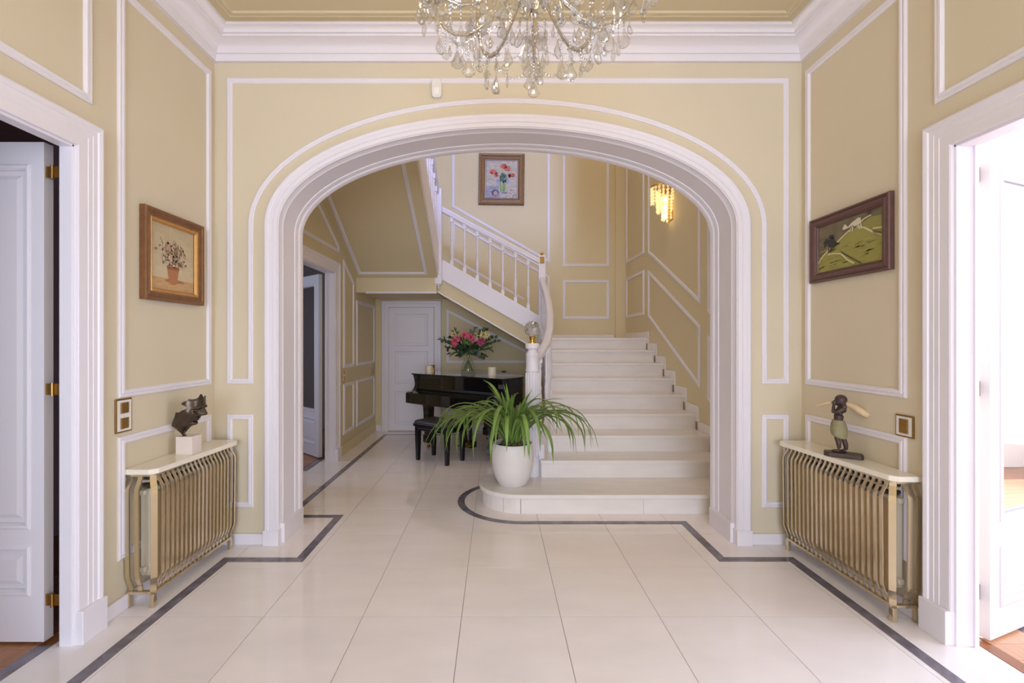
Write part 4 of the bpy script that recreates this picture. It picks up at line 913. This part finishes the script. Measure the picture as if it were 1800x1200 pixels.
# ------------------------------------------------------------------ things on the piano
LZ = .97
vx, vy = -.367, 6.07
va = thing('glass_vase', (vx, vy, LZ), 'clear flared glass vase holding the bouquet on the piano', 'vase')
vp = [(.001, 0), (.092, 0), (.100, .03), (.095, .08), (.070, .145), (.049, .205), (.047, .235), (.055, .28), (.062, .30), (.058, .30), (.051, .28), (.043, .235), (.045, .205), (.066, .145), (.091, .08), (.095, .03), (.088, .012), (.001, .012)]
MB().lathe(vp, (vx, vy, LZ), 28).build('vase_body', 'glass', va, smooth=2)
bq = thing('flower_bouquet', (vx, vy, LZ+.02), 'bouquet of pink and cream flowers with eucalyptus in a glass vase', 'bouquet')
rb = random.Random(11)
def Bp(cx, cy, dy=0): return Vector((PX(770+cx/12, vy+dy), vy+dy, PZ(570+cy/12, vy+dy)))
mouth = Vector((vx, vy, LZ+.25))
for q in range(14):
    a = 2*math.pi*q/14; p0 = Vector((vx-.07*math.cos(a), vy-.07*math.sin(a), LZ+.03)); p1 = Vector((vx+.012*math.cos(a), vy+.012*math.sin(a), LZ+.22)); p2 = Vector((vx+.06*math.cos(a), vy+.06*math.sin(a), LZ+.38))
    MB().tube([p0, p1, p2], .0045, 6).build('stem', 'stem', bq)
def leaf_blade(mb, p, d, L, W_, rr_):
    d = d.normalized(); s = d.cross(Vector((rr_.uniform(-1, 1), rr_.uniform(-1, 1), rr_.uniform(-.3, 1)))).normalized(); n = d.cross(s)
    k = [p, p+d*L*.35+s*W_+n*L*.05, p+d*L*.75+s*W_*.7+n*L*.06, p+d*L, p+d*L*.75-s*W_*.7+n*L*.06, p+d*L*.35-s*W_+n*L*.05, p+d*L*.5-n*L*.04]
    mb.add(k, [(0, 1, 6), (1, 2, 6), (2, 3, 6), (3, 4, 6), (4, 5, 6), (5, 0, 6)])
ends = [(80, 320), (130, 350), (210, 490), (290, 600), (450, 640), (760, 90), (370, 150), (290, 270), (990, 120), (1080, 250), (1180, 260), (1240, 350), (1110, 510), (900, 700), (960, 650), (640, 480), (520, 540), (860, 590), (740, 560), (420, 480), (1040, 330), (980, 430), (560, 300), (700, 180), (880, 170), (600, 420), (800, 460)]
for i, (cx, cy) in enumerate(ends):
    e = Bp(cx, cy, rb.uniform(-.12, .08)); mid = mouth.lerp(e, .5)+Vector((0, 0, .05)); mb = MB(); pth = [mouth.lerp(mid, t)*(1-t)+mid.lerp(e, t)*t for t in [q/8 for q in range(9)]]
    mb.tube(pth, .0025, 5); euc = i % 3 != 0
    for j in range(2, 9):
        for s in (0, 1, 2):
            d = (pth[j]-pth[j-1]).normalized()+Vector((rb.uniform(-1, 1), rb.uniform(-1, 1), rb.uniform(-.8, .6)))*.9
            leaf_blade(mb, pth[j], d, rb.uniform(.045, .068) if euc else rb.uniform(.06, .09), rb.uniform(.016, .025) if euc else .010, rb)
    mb.build('leafy_sprig', 'leaf3' if i % 4 == 1 else 'leaf2', bq)
fls = [(360, 350, 'pink', .058), (340, 420, 'pink', .045), (400, 300, 'pink', .045), (555, 225, 'pink', .05), (620, 235, 'pink', .045), (690, 265, 'pink', .05), (725, 325, 'pink', .042), (900, 350, 'pink', .055), (895, 410, 'pink', .035), (940, 310, 'pink', .04), (345, 215, 'cream_petal', .045), (785, 235, 'cream_petal', .045), (960, 210, 'cream_petal', .05), (1020, 225, 'cream_petal', .05), (925, 250, 'cream_petal', .035), (800, 300, 'mat_board', .032), (600, 340, 'leaf', .045), (650, 380, 'leaf', .04), (470, 210, 'cream_petal', .03)]
for cx, cy, mm, r in fls:
    c = Bp(cx, cy, -.14+rb.uniform(-.04, .05)); mb = MB()
    for lay in range(4):
        for q in range(6+lay):
            a = 2*math.pi*(q+.37*lay)/(6+lay); el = math.radians(78-22*lay); d = Vector((math.cos(a)*math.cos(el), -math.sin(el)*.8-.15, math.sin(a)*math.cos(el)))
            leaf_blade(mb, c+d*r*.12, d, r*(.55+.16*lay), r*.30, rb)
    mb.build('flower', mm, bq)
def candle(x, y, r, h, label):
    t = thing('candle', (x, y, LZ), label, 'candle', group='pillar candles on the piano')
    MB().lathe([(.001, 0), (r, 0), (r, h-.004), (r-.004, h), (r*.6, h-.003), (.001, h-.004)], (x, y, LZ), 24).build('wax_pillar', 'wax', t, smooth=True)
    MB().tube([(x, y, LZ+h-.004), (x, y, LZ+h+.008)], .0015, 5).build('wick', 'dark', t); return t
candle(-.05, 5.66, .050, .105, 'ivory pillar candle on the piano right of the vase')
candle(-.90, 6.20, .046, .095, 'ivory pillar candle on the piano left of the vase')
lt = thing('brass_lighter', (-.862, 6.29, LZ), 'small brass cup standing behind the left candle', 'ornament')
MB().lathe([(.001, 0), (.026, 0), (.028, .02), (.022, .04), (.026, .085), (.029, .10), (.025, .10), (.02, .05), (.001, .045)], (-.862, 6.29, LZ), 16).build('cup', 'brass_dk', lt, smooth=True)

# ------------------------------------------------------------------ potted plant on the bottom step
px_, py_, pz_ = .143, 3.99, .16
pt = thing('potted_plant', (px_, py_, pz_), 'long-leaved green plant in a white ceramic pot on the bottom step', 'plant')
prof = [(.001, 0), (.112, 0), (.122, .008), (.150, .06), (.170, .12), (.181, .20), (.183, .26), (.178, .32), (.170, .352), (.166, .358), (.160, .352), (.160, .31), (.001, .31)]
po = MB().lathe(prof, (px_, py_, pz_), 40).build('pot', 'pot', pt, smooth=True)
MB().lathe([(.001, .335), (.10, .330), (.158, .318), (.158, .30), (.001, .30)], (px_, py_, pz_), 24).build('soil', 'soil', pt)
rl = random.Random(5)
def strap(az, e0, L, bend, wd, r0=.04, tw=0.0):
    a = math.radians(az); out = Vector((math.cos(a), math.sin(a), 0)); up = Vector((0, 0, 1)); side = Vector((-math.sin(a), math.cos(a), 0))
    p = Vector((px_, py_, pz_+.325))+out*r0+side*rl.uniform(-.04, .04); el = math.radians(e0); n = 16; vs, fs = [], []
    for i in range(n+1):
        t = i/n; d = out*math.cos(el)+up*math.sin(el); nn = (up*math.cos(el)-out*math.sin(el))
        w_ = wd*(.45+.55*min(1, t*3))*(1 if t < .72 else max(.04, 1-((t-.72)/.28)**1.6)); s = (side*math.cos(tw*t)+nn*math.sin(tw*t))
        vs += [p-s*w_+nn*w_*.35, p.copy(), p+s*w_+nn*w_*.35]
        if i < n: p = p+d*(L/n); el = math.radians(e0-bend*min(1, (t+1/n)/.86)**1.5)
    for i in range(n):
        b_ = i*3; fs += [(b_, b_+1, b_+4, b_+3), (b_+1, b_+2, b_+5, b_+4)]
    o = MB().add(vs, fs).build('leaf', 'leaf', pt, smooth=2)
    sd = o.modifiers.new('thick', 'SOLIDIFY'); sd.thickness = .0012
for i in range(30):                                        # outer, arching far over
    az = i*12+rl.uniform(-6, 6); strap(az, rl.uniform(66, 86), rl.uniform(.70, 1.0), rl.uniform(132, 168), rl.uniform(.011, .017), tw=rl.uniform(-.5, .5))
for i in range(26):                                        # middle
    az = i*13.8+rl.uniform(-6, 6); strap(az, rl.uniform(70, 88), rl.uniform(.55, .80), rl.uniform(70, 140), rl.uniform(.012, .018), .025, tw=rl.uniform(-.6, .6))
for i in range(14):                                        # upright heart
    az = i*25.7+rl.uniform(-8, 8); strap(az, rl.uniform(80, 90), rl.uniform(.40, .60), rl.uniform(10, 60), rl.uniform(.013, .019), .02)
for az, e0, L, bd in ((182, 60, .86, 150), (190, 50, .80, 118), (205, 55, .82, 120), (172, 66, .88, 165), (-3, 60, .84, 150), (8, 52, .80, 125), (-15, 58, .86, 140), (-30, 62, .80, 150), (215, 60, .78, 140), (255, 62, .72, 165), (275, 66, .70, 170), (300, 60, .78, 150)):
    strap(az, e0+4, L*1.16, min(150, bd*.98), .0155, tw=rl.uniform(-.4, .4))
for az in (236, 258, 284, 318, 340, 196, 180, 165, 15):
    strap(az+rl.uniform(-4, 4), rl.uniform(62, 78), rl.uniform(.80, 1.04), rl.uniform(148, 164), rl.uniform(.012, .016), .05, tw=rl.uniform(-.5, .5))
for i in range(9):
    az = i*40; a = math.radians(az); MB().ball((px_+.075*math.cos(a), py_+.075*math.sin(a), pz_+.335), .03, 8, 6, (1, 1, 1.3)).build('bulb_base', mat('brown_green_bulb', (92, 84, 58), .7, var=.3, scale=30) if i == 0 else bpy.data.materials['brown_green_bulb'], pt, smooth=True)

# ------------------------------------------------------------------ crystal chandelier
cx, cyy = .132, 1.72
ch = thing('chandelier', (cx, cyy, 2.58), 'crystal chandelier with curved arms and hanging glass drops', 'chandelier')
MB().lathe([(.001, ZC), (.07, ZC), (.065, ZC-.03), (.02, ZC-.06), (.012, ZC-.08), (.012, 3.15), (.03, 3.12), (.05, 3.06), (.03, 3.0), (.018, 2.96), (.018, 2.84), (.04, 2.80), (.055, 2.76), (.05, 2.72), (.03, 2.70), (.016, 2.69), (.001, 2.69)], (cx, cyy, 0), 20).build('column', 'crystal', ch, smooth=True)
MB().lathe([(.001, 2.585), (.004, 2.60), (.009, 2.61), (.004, 2.62), (.004, 2.655), (.018, 2.665), (.030, 2.68), (.028, 2.695), (.018, 2.705), (.012, 2.72), (.012, 3.3), (.001, 3.3)], (cx, cyy, 0), 14).build('stem_rod', 'nickel', ch, smooth=True)
# shared pieces
def drop_mb(w_, h, n=10):
    return MB().lathe([(.0006, 0), (w_*.14, -h*.05), (w_*.22, -h*.16), (w_*.62, -h*.50), (w_*.98, -h*.72), (w_*.84, -h*.88), (w_*.40, -h*.985), (.0006, -h)], (0, 0, 0), n, sq=.45)
D_ = {}
def hang(kind, p, rz=0.0, tilt=0.0):
    if kind not in D_:
        w_, h = {'drop': (.027, .078), 'small': (.017, .052), 'spear': (.0125, .10), 'ball': (.021, .042)}[kind]
        o = drop_mb(w_, h).build('crystal_drop', 'crystal', ch, world=False); D_[kind] = o
    else: o = share(D_[kind], 'crystal_drop', ch, (0, 0, 0))
    o.location = Vector(p)-Vector((cx, cyy, 2.58)); o.rotation_euler = (tilt, 0, rz); return o
def beads(pts, r=.0058, sp=.0145, name='bead_chain'):
    pts = [Vector(p) for p in pts]; mb = MB(); acc = 0.0
    for a, b_ in zip(pts, pts[1:]):
        l = (b_-a).length; s = acc
        while s < l: mb.ball(a+(b_-a)*(s/l), r*(1.0 if int(s*1000) % 2 else .8), 6, 4); s += sp
        acc = s-l
    mb.tube(pts, .0009, 4); return mb.build(name, 'crystal', ch)
rc = random.Random(2); NA = 10
for k in range(NA):
    a = 2*math.pi*(k+.32)/NA; c_, s_ = math.cos(a), math.sin(a)
    def A(r, z, da=0.0): return Vector((cx+r*math.cos(a+da), cyy+r*math.sin(a+da), z))
    ctrl = [(.03, 2.735), (.07, 2.715), (.13, 2.668), (.20, 2.622), (.265, 2.605), (.325, 2.622), (.375, 2.665), (.415, 2.725), (.43, 2.785)]
    MB().tube([A(r, z) for r, z in ctrl], .0048, 8).build('arm', 'nickel', ch, smooth=True)
    MB().tube([A(r, z+.012) for r, z in ctrl[1:8]], .0048, 8).build('glass_arm', 'crystal', ch, smooth=True)
    tip = A(.43, 2.79)
    MB().lathe([(.004, 0), (.03, .004), (.052, .014), (.062, .028), (.058, .028), (.048, .018), (.028, .009), (.004, .006)], tip, 18).build('bobeche', 'crystal', ch, smooth=True)
    MB().lathe([(.001, -.012), (.007, -.010), (.010, -.002), (.006, .004), (.012, .012), (.016, .03), (.012, .05), (.011, .14), (.001, .14)], tip, 12).build('candle_cup', 'nickel', ch, smooth=True)
    MB().lathe([(.006, .14), (.015, .16), (.018, .18), (.012, .21), (.001, .24)], tip, 12).build('bulb', 'bulb', ch, smooth=True)
    point('chandelier_bulb_light', tip+Vector((0, 0, .19)), 11, (1.0, .92, .80), .02)
    for q in range(9):
        b2 = a+2*math.pi*q/9; p = Vector((tip.x+.056*math.cos(b2), tip.y+.056*math.sin(b2), tip.z+.022)); ln = rc.choice((.022, .034, .046))
        beads([p, p-Vector((0, 0, ln))], .0055, .013); hang(rc.choice(('drop', 'drop', 'spear', 'small')), p-Vector((0, 0, ln+.003)), b2+rc.uniform(-1, 1), rc.uniform(-.1, .1))
    m0 = A(.265, 2.60); ln = rc.choice((.045, .06, .08)); beads([m0, m0-Vector((0, 0, ln))], .006, .014); hang('drop', m0-Vector((0, 0, ln+.003)), a+rc.uniform(-1.5, 1.5))
    m1 = A(.17, 2.635); ln = rc.choice((.03, .05)); beads([m1, m1-Vector((0, 0, ln))], .0055, .014); hang(rc.choice(('drop', 'small')), m1-Vector((0, 0, ln+.003)), rc.uniform(0, 3))
    m2 = A(.35, 2.635); beads([m2, m2-Vector((0, 0, .035))], .0055, .014); hang(rc.choice(('small', 'spear')), m2-Vector((0, 0, .038)), rc.uniform(0, 3))
    for rr_, zz_ in ((.115, 2.672), (.225, 2.612), (.305, 2.612), (.385, 2.675)):
        for sd in (-1, 1):
            m3 = A(rr_, zz_, sd*.06/rr_*.35); ln = rc.uniform(.02, .07); beads([m3, m3-Vector((0, 0, ln))], .0058, .0135); hang(rc.choice(('drop', 'drop', 'small', 'ball')), m3-Vector((0, 0, ln+.003)), rc.uniform(0, 3), rc.uniform(-.15, .15))
    # swags between neighbouring arms
    da = 2*math.pi/NA
    sw = [A(.30+.0*t, 2.612-.075*math.sin(math.pi*t), da*t) for t in [q/10 for q in range(11)]]; beads(sw, .0058, .0155)
    sw = [A(.43-.02*math.sin(math.pi*t), 2.79-.10*math.sin(math.pi*t), da*t) for t in [q/10 for q in range(11)]]; beads(sw, .0058, .0165)
    pm = sw[5]; beads([pm, pm-Vector((0, 0, .03))], .0055, .014); hang('drop' if k % 2 else 'spear', pm-Vector((0, 0, .033)), a+rc.uniform(-1, 1))
    # chains from the hub to the arms
    hb = [Vector((cx, cyy, 2.70)).lerp(A(.22, 2.612), t)+Vector((0, 0, -.045*math.sin(math.pi*t))) for t in [q/8 for q in range(9)]]; beads(hb, .0055, .0155)
    h0 = A(.05, 2.735); hang('ball' if k % 2 else 'drop', h0, rc.uniform(0, 3))
    # rosette where the arm carries its drops
    MB().lathe([(.001, -.006), (.010, -.004), (.017, 0), (.010, .004), (.001, .006)], A(.265, 2.605), 10).build('rosette', 'crystal', ch)
for q in range(6):
    a = 2*math.pi*q/6; hang('drop', (cx+.03*math.cos(a), cyy+.03*math.sin(a), 2.69), a)
